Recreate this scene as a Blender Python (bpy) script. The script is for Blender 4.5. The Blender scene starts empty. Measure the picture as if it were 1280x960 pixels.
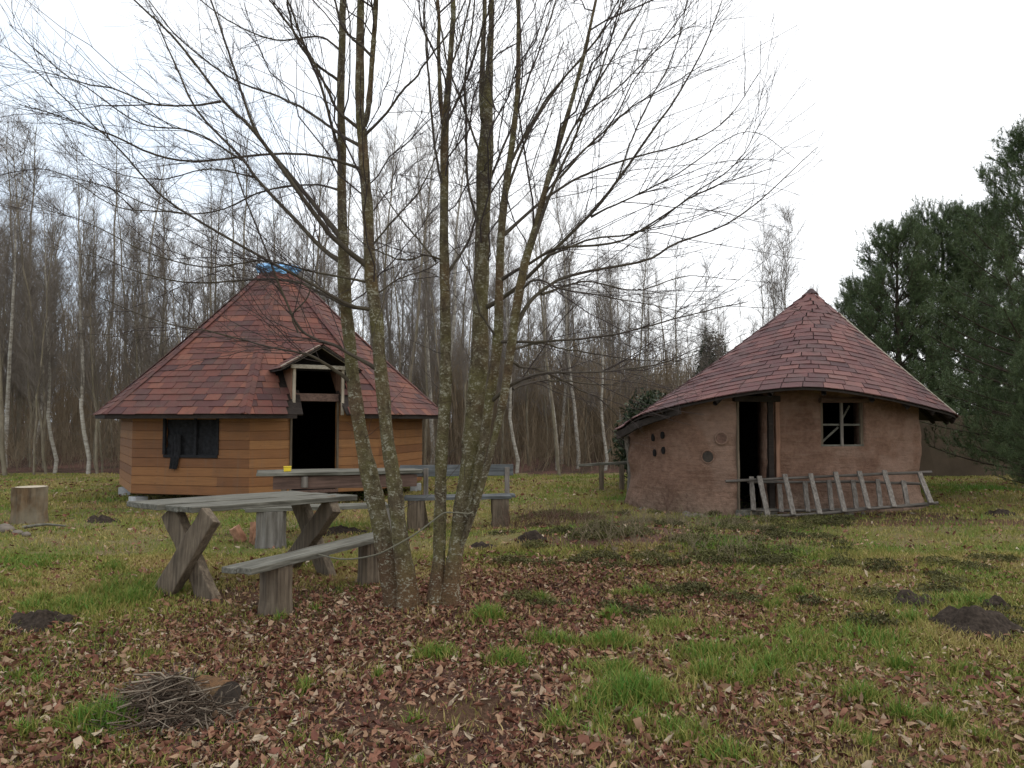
import bpy, bmesh, math, random
import numpy as np
from mathutils import Vector, Matrix

random.seed(7)
RNG = np.random.default_rng(7)
SC = bpy.context.scene
COL = SC.collection
PI = math.pi
F = 960.0                      # focal length in pixels of the 1280 px wide frame
HOR = 525.0                    # horizon line
CZ = 1.55                      # eye height
PITCH = math.atan((HOR - 480) / F)

# ------------------------------------------------------------------ geometry helpers
def at(px, py, Y):
    """world point seen at pixel (px,py) at distance Y in front of the camera"""
    cp, sp = math.cos(PITCH), math.sin(PITCH)
    u = 480 - py
    d = Vector((px - 640, F * cp - u * sp, F * sp + u * cp))
    k = Y / d.y
    return Vector((d.x * k, Y, CZ + d.z * k))

def gnd(px, py):
    p = at(px, py, 1.0)
    k = CZ / (CZ - p.z)
    return Vector((p.x * k, k, 0))

def vnoise(x, y, seed=0):
    """smooth value noise, vectorised"""
    x = np.asarray(x, float); y = np.asarray(y, float)
    xi = np.floor(x).astype(np.int64); yi = np.floor(y).astype(np.int64)
    fx = x - xi; fy = y - yi
    fx = fx * fx * (3 - 2 * fx); fy = fy * fy * (3 - 2 * fy)
    def h(a, b):
        n = (a * 374761393 + b * 668265263 + seed * 974634777) & 0x7fffffff
        n = ((n ^ (n >> 13)) * 1274126177) & 0x7fffffff
        return ((n ^ (n >> 16)) & 0xffff) / 65535.0
    return (h(xi, yi) * (1 - fx) + h(xi + 1, yi) * fx) * (1 - fy) + (h(xi, yi + 1) * (1 - fx) + h(xi + 1, yi + 1) * fx) * fy

def blob(x, y, cx, cy, rx, ry):
    return np.exp(-(((x - cx) / rx) ** 2 + ((y - cy) / ry) ** 2))

def hgt(x, y):
    x = np.asarray(x, float); y = np.asarray(y, float)
    h = (vnoise(x * .6, y * .6, 3) - .5) * .07 + (vnoise(x * 2.3, y * 2.3, 5) - .5) * .035
    h = h + .19 * blob(x, y, 1.7, 9.7, 1.9, .9) + .10 * blob(x, y, -.6, 6.3, .7, .5)
    h = h + .3 * np.clip((y - 21) / 25, 0, 1)
    h = h + .10 * blob(x, y, 8.5, 15.5, 2.5, 1.5)
    # level pads below the huts
    for cx, cy, r in ((-5.2, 16.4, 3.6), (5.0, 14.9, 3.2)):
        d = np.sqrt((x - cx) ** 2 + (y - cy) ** 2)
        h = h * np.clip((d - r) / 1.2, 0, 1)
    return h

def gz(x, y):
    return float(hgt(x, y))

def mesh_obj(name, V, Fc, mat=None, parent=None, smooth=False, fattr=None, loc=None):
    me = bpy.data.meshes.new(name)
    V = np.asarray(V, np.float32).reshape(-1, 3)
    if isinstance(Fc, np.ndarray):
        n, k = Fc.shape
        me.vertices.add(len(V)); me.vertices.foreach_set('co', V.ravel())
        me.loops.add(n * k); me.loops.foreach_set('vertex_index', Fc.astype(np.int32).ravel())
        me.polygons.add(n); me.polygons.foreach_set('loop_start', np.arange(0, n * k, k, dtype=np.int32))
        me.update(calc_edges=True)
    else:
        me.from_pydata([tuple(map(float, v)) for v in V], [], [tuple(map(int, f)) for f in Fc])
    if smooth:
        me.polygons.foreach_set('use_smooth', np.ones(len(me.polygons), dtype=bool))
    if fattr is not None:
        a = me.attributes.new('tone', 'FLOAT', 'FACE')
        a.data.foreach_set('value', np.asarray(fattr, np.float32))
    me.validate()
    me.update()
    o = bpy.data.objects.new(name, me)
    COL.objects.link(o)
    if mat: me.materials.append(mat)
    if parent: o.parent = parent
    if loc is not None: o.location = loc
    return o

def bm_obj(name, bm, mat=None, parent=None, smooth=False):
    me = bpy.data.meshes.new(name)
    bmesh.ops.recalc_face_normals(bm, faces=bm.faces)
    bm.to_mesh(me); bm.free()
    if smooth:
        me.polygons.foreach_set('use_smooth', np.ones(len(me.polygons), dtype=bool))
    if mat: me.materials.append(mat)
    o = bpy.data.objects.new(name, me); COL.objects.link(o)
    if parent: o.parent = parent
    return o

def thing(name, label, cat, loc=(0, 0, 0), rz=0, group=None):
    o = bpy.data.objects.new(name, None); COL.objects.link(o)
    o.empty_display_size = .2
    o.location = loc; o.rotation_euler = (0, 0, rz)
    return tag(o, label, cat, group)

def tag(o, label, cat, group=None):
    o['label'] = label; o['category'] = cat
    if group: o['group'] = group
    return o

def setting(o, kind='structure', label=None, cat=None):
    o['kind'] = kind
    if label: o['label'] = label
    if cat: o['category'] = cat
    return o

def kids(o):
    return [c for c in bpy.data.objects if c.parent == o]

def copy_tree(o, ch=None):
    c = o.copy(); COL.objects.link(c)
    for k in (ch if ch is not None else kids(o)):
        d = k.copy(); COL.objects.link(d); d.parent = c
    return c

def box_bm(sx, sy, sz, c=(0, 0, 0), rot=None, bev=.006, bm=None, jit=0, cuts=0):
    """a bevelled board centred on c; jit roughens its edges"""
    b = bmesh.new()
    bmesh.ops.create_cube(b, size=1)
    bmesh.ops.scale(b, vec=(sx, sy, sz), verts=b.verts)
    if cuts:
        ax = max(range(3), key=lambda i: (sx, sy, sz)[i])
        ed = [e for e in b.edges if abs((e.verts[0].co - e.verts[1].co)[ax]) > 1e-6]
        bmesh.ops.subdivide_edges(b, edges=ed, cuts=cuts, use_grid_fill=True)
    if jit:
        for v in b.verts:
            v.co += Vector((random.uniform(-jit, jit), random.uniform(-jit, jit), random.uniform(-jit, jit) * .6))
    if bev:
        es = [e for e in b.edges if len(e.link_faces) == 2 and e.calc_face_angle(0) > .8]
        bmesh.ops.bevel(b, geom=es, offset=bev, segments=2, affect='EDGES', profile=.6)
    m = (rot.to_4x4() if rot is not None else Matrix.Identity(4))
    m = Matrix.Translation(Vector(c)) @ m
    bmesh.ops.transform(b, matrix=m, verts=b.verts)
    if bm is None: return b
    me = bpy.data.meshes.new('tmp'); b.to_mesh(me); b.free(); bm.from_mesh(me); bpy.data.meshes.remove(me)
    return bm

def beam_bm(a, b, w, t, bev=.006, bm=None, jit=0, cuts=0, side=None):
    """a board from a to b, w wide and t thick"""
    a = Vector(a); b = Vector(b); d = b - a
    x = d.normalized()
    s = Vector(side) if side is not None else Vector((0, 0, 1))
    y = s.cross(x)
    if y.length < 1e-4: y = Vector((0, 1, 0)).cross(x)
    y.normalize(); z = x.cross(y)
    rot = Matrix((x, y, z)).transposed()
    return box_bm(d.length, w, t, (a + b) / 2, rot, bev, bm, jit, cuts)

def catmull(P, n):
    P = np.asarray(P, float)
    if len(P) < 3:
        t = np.linspace(0, 1, n)[:, None]; return P[0] * (1 - t) + P[-1] * t
    Q = np.vstack([2 * P[0] - P[1], P, 2 * P[-1] - P[-2]])
    out = []
    m = len(P) - 1
    for u in np.linspace(0, m, n):
        i = min(int(u), m - 1); t = u - i
        p0, p1, p2, p3 = Q[i], Q[i + 1], Q[i + 2], Q[i + 3]
        out.append(.5 * (2 * p1 + (p2 - p0) * t + (2 * p0 - 5 * p1 + 4 * p2 - p3) * t * t + (3 * p1 - p0 - 3 * p2 + p3) * t ** 3))
    return np.array(out)

def tubes(P, R, sides=4, cap=True):
    """many tubes at once: P (n,k,3), R (n,k) -> V, F (quads)"""
    P = np.asarray(P, float); R = np.asarray(R, float)
    n, k, _ = P.shape
    T = np.empty_like(P)
    T[:, 1:-1] = P[:, 2:] - P[:, :-2]; T[:, 0] = P[:, 1] - P[:, 0]; T[:, -1] = P[:, -1] - P[:, -2]
    T /= np.linalg.norm(T, axis=2, keepdims=True) + 1e-12
    ref = np.zeros((n, 1, 3)); mt = np.abs(T.mean(axis=1))
    idx = np.argmin(mt, axis=1); ref[np.arange(n), 0, idx] = 1
    A = np.cross(T, np.broadcast_to(ref, T.shape)); A /= np.linalg.norm(A, axis=2, keepdims=True) + 1e-12
    B = np.cross(T, A)
    ang = np.arange(sides) * 2 * PI / sides
    V = P[:, :, None, :] + R[:, :, None, None] * (A[:, :, None, :] * np.cos(ang)[None, None, :, None] + B[:, :, None, :] * np.sin(ang)[None, None, :, None])
    base = (np.arange(n) * k * sides)[:, None, None]
    row = (np.arange(k - 1) * sides)[None, :, None]
    j = np.arange(sides)[None, None, :]; j2 = (np.arange(sides) + 1) % sides
    j2 = j2[None, None, :]
    Fq = np.stack([base + row + j, base + row + j2, base + row + sides + j2, base + row + sides + j], axis=-1)
    return V.reshape(-1, 3), Fq.reshape(-1, 4)

def merge(parts):
    Vs, Fs, off = [], [], 0
    for V, Fc in parts:
        Vs.append(V); Fs.append(Fc + off); off += len(V)
    return np.vstack(Vs), np.vstack(Fs)

def spawn(P, R, per, length, ang, rad, k=4, t0=.2, t1=1., up=.25, curl=.25, rng=RNG, shrink=.6, wob=.02):
    """side shoots on every polyline of P; per = shoots per polyline (number or array)"""
    n, kk, _ = P.shape
    per = np.broadcast_to(np.asarray(per), (n,)).astype(int)
    idx = np.repeat(np.arange(n), per)
    m = len(idx)
    t = rng.uniform(t0, t1, m)
    u = t * (kk - 1); i = np.minimum(u.astype(int), kk - 2); f = (u - i)[:, None]
    p = P[idx, i] * (1 - f) + P[idx, i + 1] * f
    r = R[idx, i] * (1 - f[:, 0]) + R[idx, i + 1] * f[:, 0]
    tan = P[idx, i + 1] - P[idx, i]; tan /= np.linalg.norm(tan, axis=1, keepdims=True) + 1e-12
    q = rng.normal(size=(m, 3)); q -= (q * tan).sum(1, keepdims=True) * tan; q /= np.linalg.norm(q, axis=1, keepdims=True) + 1e-12
    a = np.radians(rng.normal(ang, ang * .25, m))[:, None]
    d = tan * np.cos(a) + q * np.sin(a)
    d[:, 2] += up * rng.uniform(.3, 1, m); d /= np.linalg.norm(d, axis=1, keepdims=True)
    L = rng.uniform(length[0], length[1], m) * (1 - shrink * (t - t0) / (t1 - t0 + 1e-9))
    st = np.linspace(0, 1, k)[None, :, None]
    bend = rng.normal(size=(m, 1, 3)) * curl; bend[:, 0, 2] += up * .5
    C = p[:, None, :] + (d[:, None, :] * st + bend * st * st * .5) * L[:, None, None]
    C[:, 1:] += rng.normal(size=(m, k - 1, 3)) * (L * wob)[:, None, None]
    r0 = np.minimum(r * .7, rad * (L / length[1]) ** .6 + .0004)
    RR = r0[:, None] * np.linspace(1, .35, k)[None, :]
    return C, RR

# ------------------------------------------------------------------ material helpers
class NB:
    def __init__(s, name, rough=.85, spec=.2):
        s.m = bpy.data.materials.new(name); s.m.use_nodes = True
        s.nt = s.m.node_tree; s.b = s.nt.nodes['Principled BSDF']
        s.b.inputs['Roughness'].default_value = rough
        s.b.inputs['Specular IOR Level'].default_value = spec
        s.co = None
    def n(s, t, **kw):
        nd = s.nt.nodes.new(t)
        for k, v in kw.items():
            if k in nd.inputs.keys() if not isinstance(k, int) else False: s.set(nd.inputs[k], v)
            else: setattr(nd, k, v)
        return nd
    def set(s, inp, v):
        if isinstance(v, bpy.types.NodeSocket): s.nt.links.new(v, inp)
        else: inp.default_value = v
    def coord(s, scale=(1, 1, 1), kind='Object'):
        tc = s.n('ShaderNodeTexCoord'); mp = s.n('ShaderNodeMapping')
        s.nt.links.new(tc.outputs[kind], mp.inputs['Vector']); mp.inputs['Scale'].default_value = scale
        return mp.outputs['Vector']
    def noise(s, vec, scale, detail=4, rough=.6):
        nd = s.n('ShaderNodeTexNoise'); s.nt.links.new(vec, nd.inputs['Vector'])
        nd.inputs['Scale'].default_value = scale; nd.inputs['Detail'].default_value = detail; nd.inputs['Roughness'].default_value = rough
        return nd.outputs['Fac']
    def voro(s, vec, scale, feat='F1'):
        nd = s.n('ShaderNodeTexVoronoi'); nd.feature = feat; s.nt.links.new(vec, nd.inputs['Vector']); nd.inputs['Scale'].default_value = scale
        return nd.outputs['Distance']
    def ramp(s, fac, stops):
        nd = s.n('ShaderNodeValToRGB'); s.nt.links.new(fac, nd.inputs['Fac'])
        e = nd.color_ramp.elements
        while len(e) < len(stops): e.new(.5)
        for el, (p, c) in zip(e, stops):
            el.position = p
            el.color = (*c, 1) if not isinstance(c, (int, float)) else (c, c, c, 1)
        return nd.outputs['Color']
    def mix(s, fac, a, b, mode='MIX'):
        nd = s.n('ShaderNodeMix'); nd.data_type = 'RGBA'; nd.blend_type = mode
        s.set(nd.inputs[0], fac); 
        for i, v in ((6, a), (7, b)):
            if isinstance(v, tuple): v = (*v, 1) if len(v) == 3 else v
            s.set(nd.inputs[i], v)
        return nd.outputs[2]
    def math(s, op, a, b=0.0, clamp=False):
        nd = s.n('ShaderNodeMath'); nd.operation = op; nd.use_clamp = clamp
        s.set(nd.inputs[0], a); s.set(nd.inputs[1], b); return nd.outputs[0]
    def attr(s, name='tone'):
        nd = s.n('ShaderNodeAttribute'); nd.attribute_name = name; return nd.outputs['Fac']
    def out(s, col, bump=None, strength=.5, dist=.01):
        s.set(s.b.inputs['Base Color'], col if not isinstance(col, tuple) else (*col, 1))
        if bump is not None:
            bp = s.n('ShaderNodeBump'); bp.inputs['Strength'].default_value = strength; bp.inputs['Distance'].default_value = dist
            s.nt.links.new(bump, bp.inputs['Height']); s.nt.links.new(bp.outputs['Normal'], s.b.inputs['Normal'])
        return s.m

def m_shingle(name, stops, moss):
    b = NB(name, .8, .25); v = b.coord()
    c = b.ramp(b.attr(), stops)
    n1 = b.noise(v, 3.5, 5); n2 = b.noise(v, 90, 3)
    c = b.mix(b.math('MULTIPLY', b.ramp(n1, [(.45, 0.), (.75, 1.)]), .55), c, moss)
    st = b.noise(b.coord((5, 5, .8)), 2.2, 5)
    c = b.mix(b.math('MULTIPLY', b.ramp(st, [(.5, 0.), (.72, 1.)]), .4), c, tuple(x * .55 for x in moss))
    ms = b.noise(v, 17, 5, .75)
    c = b.mix(b.math('MULTIPLY', b.ramp(ms, [(.60, 0.), (.68, 1.)]), .55), c, (.105, .10, .06))
    c = b.mix(.55, c, b.ramp(n2, [(.3, .35), (.7, .75)]), 'OVERLAY')
    return b.out(c, n2, .5, .004)

def m_wood(name, stops, axis='x', fine=1.0, knots=True):
    b = NB(name, .8, .2)
    sc = {'x': (1.2, 22, 22), 'z': (22, 22, 1.2), 'y': (22, 1.2, 22)}[axis]
    v = b.coord(sc); w = b.coord()
    g = b.noise(v, 1.6 * fine, 6, .65); n2 = b.noise(w, 5, 4)
    c = b.ramp(g, stops)
    c = b.mix(b.math('MULTIPLY', n2, .6), c, b.ramp(n2, [(.3, .25), (.7, .8)]), 'OVERLAY')
    return b.out(c, g, .7, .006)

def m_plank():
    b = NB('orange_plank_siding', .65, .3)
    t = b.attr()
    v = b.coord((1.5, 1.5, 30)); w = b.coord()
    g = b.noise(v, 2.2, 5, .6); n2 = b.noise(w, 2.2, 4)
    c = b.ramp(t, [(0, (.185, .078, .031)), (.5, (.255, .114, .043)), (1, (.325, .156, .058))])
    c = b.mix(.5, c, b.ramp(g, [(.3, .3), (.7, .65)]), 'OVERLAY')
    c = b.mix(b.math('MULTIPLY', b.ramp(n2, [(.5, 0.), (.8, 1.)]), .5), c, (.13, .065, .035))
    kn = b.voro(b.coord((1.6, 1.6, 7)), 1.9)
    c = b.mix(b.math('MULTIPLY', b.ramp(kn, [(.03, 1.), (.09, 0.)]), .75), c, (.07, .03, .016))
    st = b.noise(b.coord((7, 7, .5)), 2.0, 4)
    c = b.mix(b.math('MULTIPLY', b.ramp(st, [(.55, 0.), (.75, 1.)]), .35), c, (.16, .12, .09))
    return b.out(c, g, .4, .005)

def m_cob():
    b = NB('cob_clay', .95, .1); v = b.coord(); h = b.coord((1, 1, 6))
    n1 = b.noise(v, 1.4, 5); n2 = b.noise(v, 14, 6, .7); n3 = b.noise(h, 3, 5)
    c = b.ramp(n1, [(.3, (.145, .083, .058)), (.55, (.195, .115, .08)), (.75, (.25, .158, .115))])
    c = b.mix(.6, c, b.ramp(n2, [(.3, .28), (.7, .74)]), 'OVERLAY')
    c = b.mix(b.math('MULTIPLY', b.ramp(n3, [(.55, 0.), (.7, 1.)]), .45), c, (.25, .168, .125))
    cr = b.voro(b.mix(.35, v, b.n('ShaderNodeTexNoise').outputs['Color']) if False else v, 1.7, 'DISTANCE_TO_EDGE')
    c = b.mix(b.math('MULTIPLY', b.ramp(b.math('ADD', cr, b.math('MULTIPLY', n2, .03)), [(.018, 1.), (.028, 0.)]), .0), c, (.06, .04, .03))
    sz = b.n('ShaderNodeSeparateXYZ'); b.nt.links.new(v, sz.inputs[0])
    ft = b.ramp(b.math('ADD', sz.outputs['Z'], b.math('MULTIPLY', b.math('SUBTRACT', n1, .5), 1.2)), [(.05, 1.), (.5, 0.)])
    c = b.mix(b.math('MULTIPLY', ft, .55), c, b.ramp(n2, [(.35, (.10, .075, .055)), (.6, (.27, .205, .155))]))
    pt = b.noise(v, .9, 3)
    c = b.mix(b.math('MULTIPLY', b.ramp(pt, [(.54, 0.), (.60, 1.)]), .35), c, (.31, .215, .165))
    hh = b.math('ADD', n2, n3)
    return b.out(c, hh, .8, .03)

def m_bark(name, base, dark, moss, mossamt, lichen=None, lichamt=.5, scale=1.0, zs=.35):
    b = NB(name, .92, .12); v = b.coord((1, 1, zs)); w = b.coord()
    n1 = b.noise(v, 14 * scale, 5, .65); n2 = b.noise(w, 2.2 * scale, 4); n3 = b.noise(w, 30 * scale, 3)
    c = b.ramp(n1, [(.3, dark), (.65, base)])
    if mossamt:
        c = b.mix(b.math('MULTIPLY', b.ramp(n2, [(.38, 0.), (.62, 1.)]), mossamt), c, moss)
    bump = n1
    if lichen:
        vo = b.voro(w, 26 * scale); k = b.math('ADD', vo, b.math('MULTIPLY', n3, .5))
        msk = b.math('MULTIPLY', b.ramp(k, [(.32, 1.), (.42, 0.)]), b.ramp(b.noise(w, 3.3, 3), [(.4, .1), (.6, 1.)]))
        c = b.mix(b.math('MULTIPLY', msk, lichamt), c, lichen)
    return b.out(c, bump, .8, .02)

def m_flat(name, col, var=.3, scale=12, rough=.85, spec=.2, bumpd=.005):
    b = NB(name, rough, spec); v = b.coord(); n = b.noise(v, scale, 5)
    lo = tuple(x * (1 - var) for x in col); hi = tuple(min(1, x * (1 + var)) for x in col)
    return b.out(b.ramp(n, [(.3, lo), (.7, hi)]), n, .5, bumpd)

def m_tone(name, stops, rough=.8, spec=.2, trans=0):
    b = NB(name, rough, spec); c = b.ramp(b.attr(), stops)
    if trans:
        b.b.inputs['Subsurface Weight'].default_value = 0
    return b.out(c)

def m_trunk():
    b = NB('mossy_lichen_bark', .92, .12); v = b.coord((1, 1, .45)); w = b.coord(); u = b.coord((1, 1, 1.6))
    n1 = b.noise(v, 22, 6, .7); n2 = b.noise(w, 3.0, 4); n3 = b.noise(u, 45, 4, .7); n4 = b.noise(u, 11, 5, .65); n5 = b.noise(w, 1.3, 3)
    c = b.ramp(n1, [(.3, (.05, .036, .024)), (.5, (.115, .09, .056)), (.72, (.195, .165, .105))])
    c = b.mix(b.math('MULTIPLY', b.ramp(n2, [(.42, 0.), (.62, 1.)]), .6), c, (.16, .145, .055))
    c = b.mix(b.math('MULTIPLY', b.ramp(n5, [(.5, 0.), (.65, 1.)]), .5), c, (.17, .095, .05))
    sz = b.n('ShaderNodeSeparateXYZ'); b.nt.links.new(w, sz.inputs[0])
    lowm = b.ramp(b.math('ADD', sz.outputs['Z'], n2), [(.75, 1.), (1.35, 0.)])
    c = b.mix(b.math('MULTIPLY', lowm, .55), c, (.125, .062, .034))
    k = b.math('ADD', b.math('MULTIPLY', n4, .45), b.math('MULTIPLY', n3, .55))
    c = b.mix(b.math('MULTIPLY', b.ramp(k, [(.53, 0.), (.59, 1.)]), .75), c, (.40, .385, .29))
    c = b.mix(b.math('MULTIPLY', b.ramp(k, [(.40, 1.), (.45, 0.)]), .7), c, (.06, .045, .03))
    return b.out(c, b.math('ADD', n1, k), 1.0, .03)

M = {}
M['shingle_red'] = m_shingle('red_shingle', [(0, (.050, .029, .030)), (.25, (.090, .038, .035)), (.6, (.135, .050, .038)), (.85, (.185, .072, .048)), (1, (.23, .098, .062))], (.10, .068, .052))
M['shingle_purple'] = m_shingle('purple_shingle', [(0, (.062, .036, .038)), (.3, (.105, .050, .050)), (.65, (.15, .066, .060)), (1, (.20, .098, .084))], (.10, .075, .07))
M['plank'] = m_plank()
M['cob'] = m_cob()
M['grey_x'] = m_wood('grey_weathered_board', [(.3, (.055, .05, .039)), (.5, (.125, .118, .094)), (.7, (.215, .206, .172))])
M['brown_z'] = m_wood('brown_timber_upright', [(.3, (.06, .045, .033)), (.5, (.128, .098, .068)), (.7, (.20, .158, .112))], 'z')
M['brown_x'] = m_wood('brown_timber_board', [(.3, (.065, .042, .033)), (.5, (.125, .078, .06)), (.7, (.18, .115, .09))])
M['pale_x'] = m_wood('pale_weathered_timber', [(.3, (.22, .185, .135)), (.5, (.36, .32, .255)), (.7, (.46, .42, .34))])
M['pale_z'] = m_wood('pale_weathered_upright', [(.3, (.20, .165, .12)), (.5, (.33, .28, .21)), (.7, (.44, .38, .30))], 'z')
M['red_wood'] = m_wood('reddish_timber', [(.3, (.14, .075, .045)), (.5, (.24, .13, .085)), (.7, (.31, .18, .12))], 'z')
M['grey_z'] = m_wood('grey_weathered_rung', [(.3, (.08, .068, .056)), (.5, (.17, .148, .125)), (.7, (.26, .23, .20))], 'z')
M['rail_x'] = m_wood('dark_ladder_rail', [(.3, (.05, .043, .037)), (.5, (.11, .095, .08)), (.7, (.18, .16, .14))])
M['deck'] = m_wood('dark_roof_boards', [(.3, (.018, .013, .011)), (.6, (.034, .026, .021)), (.8, (.055, .042, .034))])
M['soot_shade'] = m_flat('sooty_shaded_inside', (.014, .012, .011), .3)  # near black: soot plus the interior shade put into the colour
M['black_cloth_and_dark'] = m_flat('black_cloth_and_dark', (.02, .02, .022), .4, 20)  # rag cloth; also the inner shade painted across the window opening
M['concrete'] = m_flat('grey_concrete', (.42, .42, .42), .25, 9)
M['blue'] = m_flat('blue_plastic_sheet', (.16, .36, .72), .7, 6, .35, .5)
M['yellow'] = m_flat('yellow_tin', (.75, .55, .02), .12, 9, .4, .5)
M['rope'] = m_flat('grey_rope', (.15, .14, .10), .35, 120)
M['bark'] = m_trunk()
M['bark_branch'] = m_bark('branch_bark', (.10, .082, .068), (.045, .037, .033), (.11, .095, .05), .4)
M['twig'] = m_flat('twig_bark', (.060, .046, .042), .25, 3)
M['forest_bark'] = m_bark('forest_bark', (.28, .24, .18), (.13, .108, .08), (.17, .155, .085), .4, (.36, .345, .30), .5, .5)
M['forest_twig'] = m_flat('forest_twig', (.185, .158, .132), .25, 1)
M['birch'] = m_bark('birch_bark', (.56, .53, .46), (.20, .17, .14), (.2, .17, .12), .35, (.06, .05, .045), .75, .35, 2.5)
M['pine_bark'] = m_bark('pine_bark', (.085, .062, .048), (.035, .027, .022), (.07, .07, .04), .4)
M['needles'] = m_tone('pine_needles', [(0, (.046, .074, .030)), (.5, (.080, .118, .046)), (1, (.14, .175, .072))], .6, .3)
M['evergreen'] = m_tone('evergreen_leaves', [(0, (.018, .03, .014)), (1, (.05, .065, .028))], .6, .3)
M['soil'] = m_flat('dark_molehill_soil', (.042, .032, .025), .55, 30, .95, .05, .02)
M['leaf'] = m_tone('dead_leaf', [(0, (.045, .023, .017)), (.25, (.14, .052, .036)), (.5, (.225, .10, .062)), (.75, (.31, .19, .112)), (1, (.43, .34, .24))], .75, .2)
M['grass'] = m_tone('grass_blade', [(0, (.40, .30, .125)), (.3, (.30, .255, .07)), (.55, (.19, .21, .038)), (.8, (.105, .20, .028)), (1, (.085, .215, .028))], .65, .25)
M['log_end'] = m_flat('dark_log_end', (.05, .04, .032), .4, 20)
M['log_orange'] = m_bark('orange_log_bark', (.24, .12, .055), (.06, .035, .022), (.1, .075, .04), .7, None, .5, 2)
M['stump_bark'] = m_bark('stump_wood', (.19, .125, .07), (.055, .036, .024), (.23, .205, .15), .7, None, .5, 1.1, .12)
M['stump_top'] = m_flat('pale_stump_top', (.42, .36, .27), .3, 10)
M['grey_stump'] = m_bark('grey_split_wood', (.27, .25, .22), (.07, .06, .05), (.2, .18, .14), .2, None, .5, 1.2, .08)
M['firewood'] = m_flat('split_firewood', (.36, .20, .125), .35, 14)
M['stone'] = m_flat('field_stone', (.16, .135, .11), .4, 10)
M['bank_wall'] = m_flat('brown_plaster', (.085, .062, .042), .25, 2)
M['brush'] = m_tone('dead_brushwood', [(0, (.05, .036, .026)), (.5, (.14, .10, .07)), (1, (.30, .25, .19))])

def m_ground():
    b = NB('ground_cover', .95, .08); v = b.coord()
    n1 = b.noise(v, 9, 6, .7); n2 = b.noise(v, 40, 5, .7); n3 = b.noise(v, 1.1, 4); n4 = b.noise(v, 160, 3, .7)
    soil = b.ramp(n2, [(.3, (.038, .027, .02)), (.6, (.095, .066, .047)), (.8, (.15, .108, .078))])
    leaf = b.ramp(n2, [(.25, (.055, .03, .024)), (.5, (.15, .08, .062)), (.75, (.27, .175, .135))])
    grass = b.ramp(n2, [(.25, (.075, .085, .022)), (.5, (.165, .165, .045)), (.75, (.26, .235, .085))])
    dry = b.ramp(n2, [(.25, (.12, .09, .045)), (.55, (.26, .205, .105)), (.8, (.36, .29, .165))])
    g2 = b.mix(b.ramp(n3, [(.42, 0.), (.6, 1.)]), grass, dry)
    gm = b.ramp(b.math('ADD', b.attr('green'), b.math('MULTIPLY', b.math('SUBTRACT', n1, .5), 1.1)), [(.35, 0.), (.6, 1.)])
    lm = b.ramp(b.math('ADD', b.attr('leafy'), b.math('MULTIPLY', b.math('SUBTRACT', n1, .5), 1.1)), [(.35, 0.), (.6, 1.)])
    c = b.mix(gm, soil, g2); c = b.mix(lm, c, leaf)
    rs = b.ramp(b.math('ADD', b.attr('bare'), b.math('MULTIPLY', b.math('SUBTRACT', n1, .5), .9)), [(.4, 0.), (.65, 1.)])
    c = b.mix(rs, c, b.ramp(n2, [(.3, (.085, .048, .03)), (.7, (.20, .118, .075))]))
    hh = b.math('ADD', n2, b.math('MULTIPLY', n4, .5))
    return b.out(c, hh, .9, .03)
M['ground'] = m_ground()

# ------------------------------------------------------------------ ground cover maps
G_CLUMP = [(795, 880, .27, 1.0), (765, 850, .2, .8), (890, 855, .17, .7), (765, 812, .22, .8), (610, 782, .14, .9), (545, 826, .16, .7), (684, 806, .12, .9),
           (130, 905, .2, 1.0), (160, 745, .5, .7), (100, 765, .4, .6), (1000, 830, .35, .5), (1090, 800, .5, .6), (880, 830, .3, .6), (635, 832, .14, .7),
           (850, 920, .18, .6), (950, 850, .2, .5), (740, 895, .14, .8), (830, 790, .25, .5), (1170, 760, .5, .4), (1215, 760, .4, .7), (180, 822, .15, .5),
           (1230, 614, 1.6, 1.0), (430, 655, .9, .6), (20, 635, 1.0, .9), (710, 610, .8, .8), (760, 625, .5, .8), (880, 690, 1.0, .5), (1060, 700, 1.4, .5), (280, 650, .8, .6), (120, 625, 1.2, .5), (620, 690, .3, .5)]
rc = random.Random(21)
for _ in range(46):
    G_CLUMP.insert(12, (rc.uniform(660, 1275), rc.uniform(735, 955), rc.uniform(.04, .13), rc.uniform(.35, .75)))
for _ in range(18):
    G_CLUMP.insert(12, (rc.uniform(-10, 640), rc.uniform(760, 955), rc.uniform(.03, .07), rc.uniform(.3, .6)))
for _ in range(14):
    G_CLUMP.insert(12, (rc.uniform(0, 200), rc.uniform(690, 770), rc.uniform(.08, .2), rc.uniform(.4, .8)))
NCL = 12 + 78 + 8
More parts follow.
